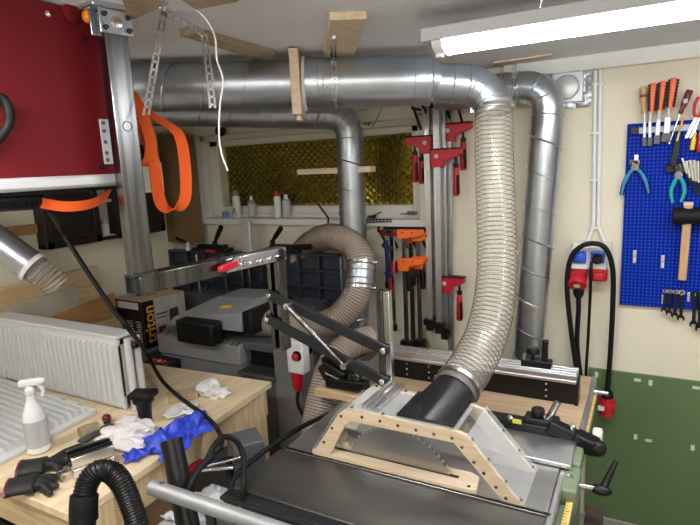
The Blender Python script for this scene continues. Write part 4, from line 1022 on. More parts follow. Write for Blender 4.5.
# little panel with green and red buttons left of the body
x_ = ony(171,360,YP).x
m = MB(); m.box(x_-.075, x_+.075, YP-.11, YP-.004, .70, .785); bp_ = m.build('button_panel', 'dark_metal', pl, bev=.006)
for dx, mt in ((-.025,'clamp_red'),(.008,'machine_green'),(.04,'red_plastic')): MB().lathe((x_+dx, YP-.08, .785), (0,-.2,1), [(0,.013),(.008,.013),(.010,.009)], 16).build('push_button', mt, bp_)

# ---- tool carton with orange lettering on a dark storage bin
cc = ony(147, 349, 1.875)
bn = thing('storage_bin', (cc.x-.14, 2.0, 0), 'dark grey bin standing behind the workbench below the printed carton', 'bin')
zbx = cc.z
MB().box(cc.x-.25, cc.x+.03, 1.86, 2.20, 0, zbx-.022).build('bin_body', 'grey_paint_dark', bn, bev=.01); MB().box(cc.x-.255, cc.x+.035, 1.855, 2.205, zbx-.022, zbx-.001).build('lid', 'vinyl_mat', bn, bev=.006)
an = R(16); ex = V((math.cos(an), math.sin(an), 0)); ey = V((-math.sin(an), math.cos(an), 0))
bx = thing('carton', (cc.x, 1.98, zbx), 'printed tool carton with orange lettering on its black corner, behind the radiator', 'box')
hB = .255; wl, wr = .225, .27; O = V((cc.x, 1.875, zbx))
an2 = R(62); er = V((math.cos(an2), math.sin(an2), 0)); el = V((-math.sin(an2), math.cos(an2), 0))
el = V((-1, .05, 0)).normalized(); er = V((.12, .99, 0)).normalized()
q = [O, O+er*wr, O+er*wr+el*wl, O+el*wl]
m = MB(); m.hexa(q, [p+V((0,0,hB)) for p in q]); m.build('box_body', 'box_print', bx, bev=.002)
q2 = [p+V((0,0,hB+.0005)) for p in q]; m = MB(); m.hexa(q2, [p+V((0,0,.003)) for p in q2]); tp = m.build('top_flap', 'box_card', bx)
p = O+er*wr*.5+el*wl*.45+V((0,0,hB+.0036)); m = MB(); m.hexa([p-er*.035-el*.008, p+er*.035-el*.008, p+er*.035+el*.008, p-er*.035+el*.008], [k_+V((0,0,.0004)) for k_ in (p-er*.035-el*.008, p+er*.035-el*.008, p+er*.035+el*.008, p-er*.035+el*.008)]); m.build('hand_slot', 'brown_edge', tp)
nl = V((el.y, -el.x, 0)); nl = nl if nl.y < 0 else -nl; nr = V((er.y, -er.x, 0)); nr = nr if nr.x > 0 else -nr
def patch(o, a, h0, h1, l0, l1, nn, th=.0006):
    k_ = [o+a*l0+V((0,0,h0))+nn*.0004, o+a*l1+V((0,0,h0))+nn*.0004, o+a*l1+V((0,0,h1))+nn*.0004, o+a*l0+V((0,0,h1))+nn*.0004]
    return MB().hexa(k_, [p+nn*th for p in k_])
patch(O, el, .0, hB, .0, wl, nl).build('black_side', 'black', bx); patch(O, er, .0, hB, .0, .068, nr).build('black_corner', 'black', bx)
patch(O, el, hB-.045, hB-.008, .03, wl-.02, nl, .0010).build('white_title', 'white_print', bx)
patch(O, el, hB-.032, hB-.012, wl-.030, wl-.008, nl, .0014).build('orange_mark', 'gold_letter', bx)
m = MB()
for i in range(10):
    for l0, l1 in ((.025,.075),(.090,.160)):
        z_ = .018+i*.0135; k_ = random.uniform(.6, 1); m.f or 0
        mm = patch(O, el, z_, z_+.005, l0, l0+(l1-l0)*k_, nl, .0010); m.raw(mm.v, mm.f)
m.build('small_print', 'white_print', bx)
text_mesh('triton', .088, 'lettering', 'gold_letter', bx, O+er*.036+V((0,0,hB*.50))+nr*.0018, (0,0,1), -er, .0006)
patch(O, er, .02, .10, .085, .13, nr).build('picture_print', 'maroon', bx); patch(O, er, .10, .18, .16, .22, nr).build('picture_print', 'brown_edge', bx)
patch(O, er, .165, .172, .08, .15, nr).build('text_line', 'black', bx); patch(O, er, .145, .150, .08, .14, nr).build('text_line', 'black', bx)
# ================================================================== BACK WALL: BOTTLES, CLAMPS, SOCKETS, PEGBOARD
SZ = OZ0+.031
def sill_bottle(px, h, r, body, cap, label, neck=.6, nm='spray_can', band=None):
    h *= 1.32; r *= 1.25; c = onz(px, 216, SZ); c.y = 2.602; c = ony(px, 216, 2.602); c.z = SZ
    t = thing(nm, c, label, 'can' if nm == 'spray_can' else 'bottle')
    m = MB(); m.lathe(c, (0,0,1), [(0,r*.95),(.003,r),(h*.72,r),(h*.80,r*neck)], 20); b = m.build('body', body, t)
    m = MB(); m.lathe(c+V((0,0,h*.80)), (0,0,1), [(0,r*neck*1.02),(h*.17,r*neck*.95),(h*.20,r*neck*.5)], 16); m.build('cap', cap, t)
    if band: m = MB(); m.ring(c+V((0,0,h*.06)), c+V((0,0,h*.62)), r*1.012, r*.98, 20); m.build('label', band, t)
    return t, c, h, r
t, c, h, r = sill_bottle(237.5, .125, .0195, 'white_plastic', 'machine_green', 'white and green spray can, leftmost of the four on the window sill', .75)
m = MB(); m.prism([(-.02,0),(-.008,0),(.004,.05),(-.008,.05)], c+V((0,-r*1.03,.012)), (1,0,0), (0,0,1), (0,1,0), .003); m.prism([(.008,0),(.016,0),(.004,.05),(-.004,.05)], c+V((0,-r*1.03,.012)), (1,0,0), (0,0,1), (0,1,0), .003); m.build('green_mark', 'machine_green', t)
sill_bottle(252.5, .098, .0185, 'print_grey', 'white_plastic', 'pale violet-grey bottle with white cap on the window sill', .45, 'sill_bottle', 'label_grey')
sill_bottle(278.5, .118, .0175, 'white_plastic', 'clamp_red', 'white spray can with red cap on the window sill', .72)
sill_bottle(287.0, .102, .0205, 'label_grey', 'white_plastic', 'stout grey-white bottle with white cap right of the red-capped can', .5, 'sill_bottle')
c = ony(225, 217, 2.60); c.z = SZ; m = MB(); m.lathe(c, (0,0,1), [(0,.016),(.03,.016),(.035,.012)], 16); tag(m.build('small_jar', 'cyan_grip'), 'tiny blue jar at the left end of the window sill', 'jar')

# ---- bar clamps hanging right of the window
def rack(px0, px1, py, label):
    p, q = W(px0, py), W(px1, py); t = thing('clamp_rack', p, label, 'rack')
    MB().box(p.x, q.x, WY-.012, WY-.0005, p.z-.02, p.z+.02).build('rail', 'black', t, bev=.002)
    n = 5
    for i in range(n):
        x = p.x+(q.x-p.x)*(i+.5)/n; m = MB(); m.box(x-.006, x+.006, WY-.12, WY-.01, p.z-.018, p.z-.008); m.bar((x,WY-.015,p.z-.11), (x,WY-.11,p.z-.012), .010, .008); m.box(x-.006,x+.006,WY-.125,WY-.118,p.z-.018,p.z+.012); m.build('bracket', 'black', t)
rack(417, 470, 108, 'black steel clamp rack on the wall right of the window')
def bar_clamp(px, off, py0, py1, pyj, side, handle_dx, label, jaw='clamp_red', jl=.105, end_py=None, w=.030, handle='red', hl=.13):
    """long parallel clamp: bar, jaw with handle, end stop (positions read on a plane `off` in front of the wall)"""
    a, b, j = W(px, py0, off), W(px, py1, off), W(px, pyj, off); a.x = b.x = j.x = (a.x+b.x)*.5; y = a.y
    t = thing('bar_clamp', b, label, 'clamp', 'bar clamps on the wall')
    m = MB(); m.box(a.x-w*.5, a.x+w*.5, y-.0045, y+.0045, b.z, a.z); m.box(a.x-w*.5, a.x-w*.3, y-.006, y+.006, b.z, a.z); m.box(a.x+w*.3, a.x+w*.5, y-.006, y+.006, b.z, a.z); m.build('bar', 'alum', t, bev=.001)
    s = side
    prof = [(-.028*s,.018),(jl*s,.018),(jl*s,-.006),(jl*.75*s,-.020),(.036*s,-.034),(.034*s,-.062),(-.024*s,-.062)]
    m = MB(); m.prism(prof, (j.x, y-.018, j.z), (1,0,0), (0,0,1), (0,1,0), .036); jw = m.build('jaw', jaw, t, bev=.003)
    m = MB(); m.box(min(-.03*s,jl*s)+j.x, max(-.03*s,jl*s)+j.x, y-.020, y+.020, j.z+.016, j.z+.023); m.build('jaw_pad', 'black', jw, bev=.001)
    m = MB(); m.cyl((j.x+.004*s, y-.0185, j.z-.012), (j.x+.004*s, y-.0205, j.z-.012), .010, n=14); m.build('badge', 'label_grey', jw)
    hx = j.x+handle_dx; m = MB(); m.cyl((hx, y, j.z-.010), (hx, y, j.z-.052), .006, n=10); m.lathe((hx,y,j.z-.045), (0,0,-1), [(0,.007),(.006,.013),(.02,.013),(.024,.009)], 14); m.build('spindle', 'black', jw)
    m = MB(); m.lathe((hx, y, j.z-.067), (0,0,-1), [(0,.010),(.01,.0145),(.05,.0145),(hl-.03,.0165),(hl-.008,.016),(hl,.010)], 16); hd = m.build('handle', 'clamp_red' if handle == 'red' else 'black', jw)
    m = MB(); m.box(hx+.004*1, hx+.0165, y-.018, y-.004, j.z-.067-hl+.01, j.z-.10); m.build('handle_grip', 'black_rubber', hd, bev=.004)
    if end_py:
        e = W(px, end_py, off).z; m = MB(); m.box(a.x-.032, a.x+.032, y-.020, y+.020, e-.012, e+.018); m.box(a.x-.018, a.x+.018, y-.022, y+.022, e-.038, e-.010); m.build('end_stop', 'black', t, bev=.003)
    return t
bar_clamp(428.5, .085, 106, 331, 140, -1, -.062, 'silver bar clamp with red jaw pointing left toward the window', end_py=322)
bar_clamp(449.5, .055, 106, 350, 128, 1, .072, 'silver bar clamp with the highest red jaw, behind the others', jl=.115)
bar_clamp(438.0, .125, 108, 333, 153.5, 1, .092, 'silver bar clamp with lower red jaw pointing right, in front', jl=.120, end_py=325)
bar_clamp(444.0, .090, 108, 338, 280, 1, .073, 'silver bar clamp whose red jaw sits low, near the socket height', jl=.100, end_py=331)
bar_clamp(433.5, .045, 108, 331, 146, -1, -.055, 'silver bar clamp half hidden at the back with short red jaw', jl=.06, hl=.11)

# ---- shorter clamps below the window
rack(384, 432, 226, 'black steel rack holding the short clamps below the window')
def short_clamp(px, off, py0, pyj, py1, pyfoot, side, mt, label, jl=.08, trig=True):
    a, j, b = W(px, py0, off), W(px, pyj, off), W(px, py1, off); x = j.x; y = j.y
    t = thing('hand_clamp', V((x, y, b.z)), label, 'clamp', 'hand clamps on the wall')
    m = MB(); m.box(x-.011, x+.011, y-.004, y+.004, b.z, a.z); m.build('bar', 'steel', t, bev=.001)
    s = side; 
    for z, k in ((a.z-.012, 1), (j.z, -1)):
        h0 = .020; m = MB(); prof = [(-.030*s, h0),(jl*s, h0),(jl*s,-.004),(jl*.8*s,-.012),(.028*s,-.020),(.026*s,-.044 if k < 0 else -.024),(-.030*s,-.044 if k < 0 else -.024)]
        m.prism(prof, (x, y-.017, z), (1,0,0), (0,0,1), (0,1,0), .034); q = m.build('jaw', mt, t, bev=.004)
        for dx in (.0, .05):
            m = MB(); m.cyl((x+s*dx, y-.017, z+.006), (x+s*dx, y-.0185, z+.006), .004, n=10); m.build('rivet', 'black', q)
    if trig:
        m = MB(); m.tube([V((x+s*.015,y,j.z-.03)), V((x+s*.022,y,j.z-.08)), V((x+s*.020,y,j.z-.145))], [.012,.0135,.011], 12); m.build('handle', 'black', t)
        m = MB(); m.tube([V((x+s*.045,y,j.z-.03)), V((x+s*.052,y,j.z-.07)), V((x+s*.047,y,j.z-.115))], [.008,.009,.008], 10); m.build('trigger', 'black', t)
    f = W(px, pyfoot, off).z; m = MB(); m.box(x-.030, x+.030, y-.018, y+.018, f-.018, f+.016); m.box(x-.014, x+.020, y-.020, y+.020, f-.04, f-.014); m.build('foot', 'black', t, bev=.003)
    return t
short_clamp(404.5, .125, 231, 262, 352, 343, 1, 'orange', 'orange hand clamp in front, leftmost bar of the short clamps', jl=.10)
short_clamp(418.5, .075, 234, 260, 350, 342, 1, 'orange', 'second orange hand clamp, half behind the front orange one', jl=.055)
short_clamp(411.5, .030, 236, 268, 352, 347, -1, 'orange', 'orange hand clamp at the very back of the short clamps', jl=.04, trig=False)
# red one behind at left and the dark blue one
a = W(389, 233, .09); t = thing('screw_clamp', W(389,330,.09), 'small red-headed bar clamp left of the orange clamps', 'clamp')
b = W(393, 330, .09); b.x = a.x+.012
MB().box(a.x+.004, a.x+.022, a.y-.004, a.y+.004, b.z, a.z).build('bar', 'steel', t)
m = MB(); m.prism([(-.05,.015),(.06,.018),(.06,-.014),(-.048,-.014)], (a.x,a.y-.014,a.z), (1,0,0), (0,0,1), (0,1,0), .028); m.build('jaw', 'maroon', t, bev=.003)
m = MB(); z_ = W(393,267,.09).z; m.box(a.x-.02, a.x+.035, a.y-.016, a.y+.016, z_-.03, z_+.03); m.build('slider', 'clamp_red', t, bev=.003)
m = MB(); m.lathe((a.x-.004,a.y,z_-.03), (0,0,-1), [(0,.010),(.02,.014),(.09,.016),(.115,.010)], 14); m.build('handle', 'clamp_red', t)
m = MB(); m.cyl((a.x+.013,a.y,b.z+.0), (a.x+.013,a.y,b.z+.03), .016, n=14); m.build('end_knob', 'black', t)
p = W(386, 240, .13); t = thing('blue_clamp', W(386,280,.13), 'small dark blue clamp hanging in front at the left of the short clamps', 'clamp')
q = W(389, 278, .13)
m = MB(); m.bar(p, q, .020, .018); m.bar(p+V((-.02,0,-.02)), p+V((.03,0,-.05)), .016, .026); m.bar(q+V((-.02,0,.03)), q+V((.025,0,.01)), .016, .022); m.build('clamp_body', 'blue_clamp', t, bev=.003)
m = MB(); m.cyl(q+V((-.012,0,.07)), q+V((-.012,0,-.03)), .006, n=10); m.lathe(q+V((-.012,0,-.02)), (0,0,-1), [(0,.010),(.02,.012),(.035,.008)], 12); m.build('screw', 'black', t)
p = W(394, 236, .16); b = W(394, 300, .16); m = MB(); m.cyl(p, b, .0025, n=8); tag(m.build('thin_rod', 'bright_steel'), 'thin steel rod hanging in front of the orange clamps', 'rod')

# ---- wall vent with crinkled foil
a, b = W(551, 77), W(591, 107); t = thing('wall_vent', V((a.x, WY, b.z)), 'square grey vent with round cover and crinkled foil, beside the white conduit', 'vent')
m = MB(); n = 14; vs = []
for j in range(n+1):
    for i in range(n+1): vs.append(V((a.x+(b.x-a.x)*i/n, WY-.006-random.uniform(0,.010)*(1 if 0<i<n and 0<j<n else .3), b.z+(a.z+.01-b.z)*j/n)))
m.raw(vs, [(j*(n+1)+i, j*(n+1)+i+1, (j+1)*(n+1)+i+1, (j+1)*(n+1)+i) for j in range(n) for i in range(n)]); m.box(a.x+.004, b.x-.004, WY-.005, WY-.0005, b.z+.004, a.z); m.build('foil', 'foil', t, smooth=5)
c = W(566.5, 87.5, .02); m = MB(); m.box(c.x-.06, c.x+.065, WY-.022, WY-.006, c.z-.062, a.z+.01); m.build('vent_plate', 'alum_white', t, bev=.003)
m = MB(); m.lathe((c.x, WY-.022, c.z), (0,-1,0), [(0,.052),(.004,.052),(.010,.046),(.011,.044)], 32); m.build('round_cover', 'alum_white', t)

# ---- white cable pipes, socket box, plugs, black cables
for px0, px1, lab in ((595.5, 593.3, 'left one of the two thin white cable pipes running up the wall'), (600.6, 598.2, 'right one of the two thin white cable pipes running up the wall')):
    a, b = W(px0, 73, .012), W(px1, 226, .012); e = W(px1+(-6 if px0 < 598 else 7), 243, .016)
    m = MB(); m.tube([V((a.x,a.y,2.038)), b+V((0,0,.03)), b, e], .0085, 12); tag(m.build('cable_pipe', 'white_plastic'), lab, 'pipe', 'white cable pipes')
t = thing('pipe_clip', W(598,135), 'three small white clips holding the pair of white cable pipes', 'clip')
for py in (84, 133, 180, 228):
    p = W(598-(py-84)*.016, py, .010); MB().cbox(p, (.050,.018,.012)).build('clip', 'white_plastic', t, bev=.003)
t['label'] = 'white clips fixing the two white cable pipes to the wall'
sp = thing('socket_box', W(592,255), 'grey-white socket box with two blue sockets and two red connectors on the wall', 'socket')
a, b = W(574,240), W(611,268)
MB().box(a.x, b.x, WY-.055, WY-.0005, b.z, a.z).build('backplate', 'offwhite', sp, bev=.004)
for k, (px, open_) in enumerate(((580.5,0),(598.5,1))):
    c = W(px, 256, .055); m = MB(); m.box(c.x-.036, c.x+.034, c.y-.022, c.y+.001, c.z-.055, c.z+.038); m.build('socket_housing', 'white_plastic', sp, bev=.004)
    m = MB(); m.box(c.x-.028, c.x+.026, c.y-.036, c.y-.021, c.z-.026, c.z+.026); bs = m.build('blue_socket', 'blue_plastic', sp, bev=.005)
    if not open_:
        m = MB(); m.lathe((c.x-.001, c.y-.036, c.z), (0,-1,0), [(0,.021),(.003,.021),(.005,.017)], 22); m.build('lid', 'blue_plastic', bs)
    else:
        m = MB(); m.box(c.x-.028, c.x+.026, c.y-.062, c.y-.030, c.z+.018, c.z+.026); m.build('lid', 'blue_plastic', bs, bev=.003)
        m = MB(); m.lathe((c.x-.001, c.y-.030, c.z-.006), (0,-1,0), [(0,.021),(.03,.020),(.038,.012)], 18); m.build('black_plug', 'black', bs)
for px, py in ((579, 270), (599.5, 270)):
    c = W(px, py, .04); m = MB(); m.box(c.x-.032, c.x+.032, WY-.070, WY-.001, c.z-.045, c.z+.016); m.box(c.x-.022, c.x+.022, WY-.095, WY-.06, c.z-.035, c.z-.005); m.build('red_socket', 'red_plastic', sp, bev=.005)
pg = thing('power_plug', W(578,281,.10), 'red industrial plug with black cable pushed into the left red socket', 'plug')
c = W(577.5, 281, .10); ax_ = V((0,-.75,-.66)).normalized()
m = MB(); m.lathe(c-ax_*.03, ax_, [(0,.030),(.02,.035),(.05,.038),(.055,.036),(.057,.03)], 24); pb_ = m.build('plug_body', 'red_plastic', pg)
m = MB(); q = c+ax_*.0275; s_, u_ = frame_from(ax_); m.hexa([q+s_*x-u_*y for x,y in ((-.012,-.009),(.012,-.009),(.012,.009),(-.012,.009))],[q+s_*x-u_*y+ax_*.0012 for x,y in ((-.012,-.009),(.012,-.009),(.012,.009),(-.012,.009))]); m.build('plug_label', 'white_print', pb_)
g_ = W(578.5, 294, .085); m = MB(); m.lathe(g_+V((0,0,.035)), (0,0,-1), [(0,.024),(.035,.022),(.05,.015)], 16); m.build('cable_gland', 'black', pg)
m = MB(); m.tube(spline([g_, W(578.5,310,.07), W(577,340,.05), W(579,365,.05), W(584,400,.05)], 8), .0105, 12); m.build('cable', 'black_rubber', pg)
m = MB(); m.tube(spline([W(582,405,.10), W(577,372,.09), W(571,330,.09), W(567,285,.10), W(571,258,.115), W(582,246,.12), W(595,243.5,.12), W(606,249,.115), W(612.5,268,.10), W(613,300,.07), W(610.5,350,.05), W(607.5,391,.045)], 8), .0105, 12)
lp = thing('coupling_cable', W(607,391,.05), 'thick black cable looped over the socket box with a red connector hanging below', 'cable'); m.build('cable', 'black_rubber', lp)
g_ = W(607.3, 390, .05); m = MB(); m.lathe(g_, (0,0,-1), [(0,.016),(.012,.024),(.035,.024)], 16); m.build('cable_gland', 'black', lp)
m = MB(); m.lathe(g_+V((0,0,-.035)), (0,0,-1), [(0,.030),(.025,.032),(.028,.037),(.044,.037),(.047,.031),(.082,.030),(.086,.025)], 24); rc = m.build('connector', 'red_plastic', lp)
m = MB(); m.cbox(g_+V((-.02,-.034,-.075)), (.026,.012,.018)); m.build('connector_label', 'white_print', rc)
m = MB(); m.tube(spline([W(591.5,262,.11), W(591,270,.12), W(590,300,.08), W(588,340,.05), W(586,375,.05), W(586,420,.05)], 8), .0065, 10)
tag(m.build('thin_cable', 'black_rubber'), 'thin black cable falling straight down from the right blue socket', 'cable')

# ---- blue pegboard and the tools on it
a, b = W(627,125), W(620.5,302); pb_x0 = (a.x+b.x)/2; pz0, pz1 = 1.052, 1.812
pegb = thing('pegboard', V((.3, WY, pz0)), 'bright blue perforated tool board on the wall at the right', 'pegboard')
MB().box(pb_x0, .80, WY-.020, WY-.004, pz0, pz1).build('panel', 'peg', pegb, bev=.002)
m = MB(); m.box(pb_x0+.03, .78, WY-.004, WY-.0005, pz0+.03, pz0+.06); m.build('batten', 'alum', pegb); 
def T(x, y, off=.045): return W(x, y, off)
def strip(px0, px1, py, label):
    p, q = T(px0, py, .021), T(px1, py, .021); q.z = p.z
    t = thing('magnet_strip', p, label, 'tool holder')
    MB().box(p.x, q.x, p.y-.012, p.y, p.z-.012, p.z+.012).build('strip', 'strip_metal', t, bev=.001)
    MB().box(p.x-.012, p.x+.018, p.y-.015, p.y+.0005, p.z-.015, p.z+.015).build('end_cap', 'black', t, bev=.002)
strip(634, 740, 131, 'magnetic tool strip on the blue board holding the chisels')
strip(669, 740, 169, 'short magnetic strip lower on the blue board holding thin tools')
def chisel(top, ferr, tip, label, hw=.0135, style='orange', bw=.012):
    a, f, e = T(*top), T(*ferr), T(*tip); t = thing('chisel', e, label, 'chisel', 'chisels on the tool board'); d = (e-a).normalized(); s = d.cross(V((0,1,0))).normalized(); L = (f-a).length
    M_ = Matrix((s, V((0,1,0)), d)).transposed()
    if style == 'orange':
        m = MB(); m.lathe(a, d, [(0,hw*.75),(.006,hw),(L*.25,hw*.98),(L*.8,hw*.78),(L,hw*.62)], 14); h = m.build('handle', 'orange_grip', t)
        for sg in (-1, 1):
            m = MB()
            for i in range(9): k = (i+.8)/10; m.cbox(a+d*L*k+s*sg*hw*(1.02-.26*k)+V((0,-.002,0)), (.009,.016,L/14), M_)
            m.cbox(a+d*L*.5+s*sg*hw*.86, (.006,.014,L*.86), M_); m.build('grip_ribs', 'black_rubber', h)
    else:
        m = MB(); m.lathe(a, d, [(0,hw*.8),(.004,hw),(L*.12,hw),(L*.14,hw*.95),(L*.55,hw*1.02),(L*.72,hw*.6),(L*.9,hw*.78),(L,hw*.6)], 18); h = m.build('handle', 'beech', t)
        m = MB(); m.lathe(a+d*L*.28, d, [(0,hw*1.04),(L*.10,hw*1.06)], 18); m.build('handle_band', 'maroon', h)
        m = MB(); m.lathe(a, d, [(-.001,hw*.7),(.010,hw*.93),(.011,hw*.7)], 18); m.build('pommel', 'grey_paint_dark', h)
    m = MB(); m.lathe(f-d*.004, d, [(0,hw*.62),(.010,hw*.55),(.035,hw*.34)], 12); q = f+d*.03; m.bar(q, e-d*.020, bw, .005, up=V((0,1,0))); m.build('blade', 'alum_white', t, bev=.0008)
    m = MB(); m.bar(e-d*.034, e, bw*1.6, .012, up=V((0,1,0))); m.build('edge_guard', 'grey_paint_dark', t, bev=.001)
chisel((643,87),(644.5,114),(644.5,146), 'wooden-handled chisel, leftmost tool on the blue board', .0125, 'wood', .009)
chisel((653.5,83),(650.5,113),(649.5,146), 'orange-handled chisel right beside the wooden-handled one', bw=.010)
chisel((663.5,81),(659.5,111.5),(656.5,144), 'orange-handled chisel in the middle of the three orange ones', bw=.014)
chisel((674,78),(669,109),(665.5,142), 'orange-handled chisel, rightmost and widest of the three orange ones', .0145, bw=.020)
def rodtool(name, top, ferr, tip, hm, label, cat, hr=.012, br=.0035, bm='bright_steel'):
    a, f, e = T(*top), T(*ferr), T(*tip); d = (f-a).normalized(); L = (f-a).length; t = thing(name, e, label, cat)
    m = MB(); m.lathe(a, d, [(0,hr*.8),(.004,hr),(L*.6,hr*.95),(L*.78,hr*.6),(L*.9,hr*.75),(L,hr*.5)], 14); m.build('handle', hm, t)
    m = MB(); m.cyl(f-d*.004, e, br, n=10); m.build('shaft', bm, t); return t, d
t, d = rodtool('screwdriver', (690,90), (680,114), (669,144), 'maroon', 'dark red screwdriver slanting right of the orange chisels', 'screwdriver', .0125)
c = T(685.5,101,.058); MB().cbox(c, (.014,.002,.016)).build('handle_print', 'label_grey', t)
t, d = rodtool('brush', (683,118), (679,134), (676,144), 'gold_letter', 'small black brush with thin yellow handle below the dark red screwdriver', 'brush', .004, .004, 'yellow')
m = MB(); m.bar(T(678,141), T(673,166), .022, .012, up=V((0,1,0))); m.build('bristles', 'black', t, bev=.002)
t, d = rodtool('screwdriver', (692,150), (695,132), (699,118), 'yellow', 'yellow-handled tool hanging handle-down at the right of the blue board', 'screwdriver', .009, .003)
t, d = rodtool('screwdriver', (699,152), (700,134), (702,118), 'red_plastic', 'red-handled tool cut by the right edge of the picture', 'screwdriver', .010, .003)
t = thing('bent_pliers', T(697,124), 'red-jointed bent pliers above the magnetic strip at the right edge', 'pliers')
m = MB(); m.tube(spline([T(699,97), T(695,104), T(694,113), T(697,118)],5), .006, 8); m.tube(spline([T(706,100), T(704,108), T(701,114), T(698,118)],5), .006, 8); m.build('handles', 'red_plastic', t)
m = MB(); m.bar(T(697,116), T(686,138), .010, .006, up=V((0,1,0))); m.bar(T(701,116), T(690,138), .006, .006, up=V((0,1,0))); m.build('jaws', 'bright_steel', t)
# cutters and pliers
def pliers(name, joint, lh, rh, tips, hm, label, wide=.013, mid=None):
    j = T(*joint, .040); t = thing(name, T(*lh[-1]), label, 'pliers')
    m = MB(); m.cyl(j+V((0,-.010,0)), j+V((0,.010,0)), .014, n=18)
    for tp in tips: m.tube(spline([j]+[T(*q, .040) for q in tp], 5), [.009]*(5*(len(tp))+1), 8, flat=1)
    m.build('jaws', 'steel', t)
    for h in (lh, rh):
        pts = spline([j]+[T(*q, .040) for q in h], 6); n = len(pts); m = MB(); m.tube(pts, [wide*(.75+.25*math.sin(math.pi*i/(n-1))) for i in range(n)], 10, flat=.75); ho = m.build('handle', hm, t)
        k = int(n*.30); m = MB(); m.tube([p+V((0,-.001,0)) for p in pts[k:]], [wide*(.62) for _ in pts[k:]], 8, flat=1.3)
        if name == 'side_cutter': m.build('grip_inlay', 'black_rubber', ho)
    return t
t = pliers('side_cutter', (635,167), [(629,174),(624,184),(621.5,195)], [(641,173),(646,182),(648.5,193)], [[(632,163),(633,160)],[(638,164),(637.5,160)]], 'cyan_grip', 'blue and black side cutters on the left part of the blue board', .011)
MB().cbox(T(636.3,158.5,.026), (.014,.010,.030)).build('hanger', 'bright_steel', t)
t = pliers('combination_pliers', (678.5,175), [(674,183),(671,192),(672.5,203)], [(683,183),(684.5,192),(681,202)], [[(677,169),(678,164)],[(680,170),(679,164)]], 'teal', 'turquoise-handled pliers hanging below the short magnetic strip', .011)
# slim silver bits standing in the strip
for i, (x0, y0, x1, y1) in enumerate(((682,158,690,183),(686,161,692,188),(690,160,695,193),(694,160,697,194),(698,161,699,196))):
    a, b = T(x0, y0), T(x1, y1); m = MB(); d = (b-a).normalized(); L = (b-a).length; t = thing('needle_file', b, '%s slim silver file from the left in the row right of the turquoise pliers' % ('first second third fourth fifth'.split()[i]), 'file', 'slim files on the tool board')
    m.cyl(a, a+d*L*.62, .0065, n=10); m.build('handle', 'bright_steel', t); m = MB(); m.cyl(a+d*L*.6, b, .0028, n=8); m.build('point', 'dark_metal', t)
# rubber mallet
ml = thing('mallet', T(683,280), 'black rubber mallet with wooden handle hanging on the blue board', 'mallet'); a, b = T(688.5,203,.075), T(682,280,.05)
m = MB(); m.bar(a, b, .030, .020, up=V((0,1,0))); m.build('handle', 'beech', ml, bev=.004)
c = T(691.0,216,.075); d = V((1,-.05,.0)); m = MB(); m.lathe(c-d*.062, d, [(0,.030),(.004,.034),(.04,.034),(.05,.031),(.074,.031),(.084,.034),(.12,.034),(.124,.030)], 26); m.build('head', 'black_rubber', ml)
m = MB(); m.cbox(T(688.3,203.8,.075), (.032,.022,.014)); m.build('handle_end', 'birch', ml, bev=.002)
for px, py, lab in ((634.5,258,'small silver hook on the bare part of the blue board, left'),(662.5,263,'small silver hook on the bare part of the blue board, near the mallet')):
    p = T(px, py, .0195); t = thing('board_hook', p, lab, 'hook', 'small hooks on the tool board'); MB().cbox(p+V((0,-.002,.006)), (.014,.004,.055)).build('hook_plate', 'bright_steel', t, bev=.001); m = MB(); m.tube([p+V((0,-.003,-.008)), p+V((0,-.022,-.012)), p+V((0,-.026,.006))], .0045, 8); m.build('hook_arm', 'white_plastic', t)
# black spanners in a row
for i, (x0, y0, x1, y1) in enumerate(((665.2,291,663.8,310),(670,291.5,669,313),(676,292,674.8,315.5),(682,292.5,680.8,318),(695,294,693.5,324),(701,296,699.5,328))):
    a, b = T(x0, y0, .035), T(x1, y1, .035); d = (b-a).normalized(); s = d.cross(V((0,1,0))).normalized(); MB().tube([V((a.x,WY-.021,a.z-.004)), V((a.x,a.y-.010,a.z-.004)), V((a.x,a.y-.012,a.z+.008))], .0028, 8).build('peg_hook', 'bright_steel', pegb); t = thing('spanner', b, ('%s black open-ended spanner from the left along the lower edge of the blue board' % ('first second third fourth fifth sixth'.split()[i])), 'spanner', 'black spanners on the tool board'); k = .8+.07*i
    m = MB(); m.bar(a, b-d*.012*k, .012*k, .006, up=V((0,1,0))); m.build('shank', 'black', t, bev=.001)
    m = MB(); m.torus(a, (0,1,0), .009*k, .0035*k, 16, 6); m.build('ring_end', 'bright_steel' if i < 4 else 'black', t)
    e = b; m = MB(); m.prism([(-.006*k,-.014*k),(.006*k,-.014*k),(.013*k,-.004*k),(.013*k,.008*k),(.007*k,.012*k),(.006*k,.0),(-.006*k,.0),(-.007*k,.012*k),(-.013*k,.008*k),(-.013*k,-.004*k)], e+V((0,-.003,0)), s, d, (0,1,0), .006); m.build('open_end', 'black', t)
for px, py in ((662.8,299),(688.5,297)):
    p = T(px, py, .0195); t = thing('board_hook', p, 'tiny silver hook between the spanners on the blue board' if px > 670 else 'tiny silver hook left of the first spanner on the blue board', 'hook', 'small hooks on the tool board'); MB().cbox(p+V((0,-.002,.0)), (.010,.004,.040)).build('hook_plate', 'bright_steel', t, bev=.001)
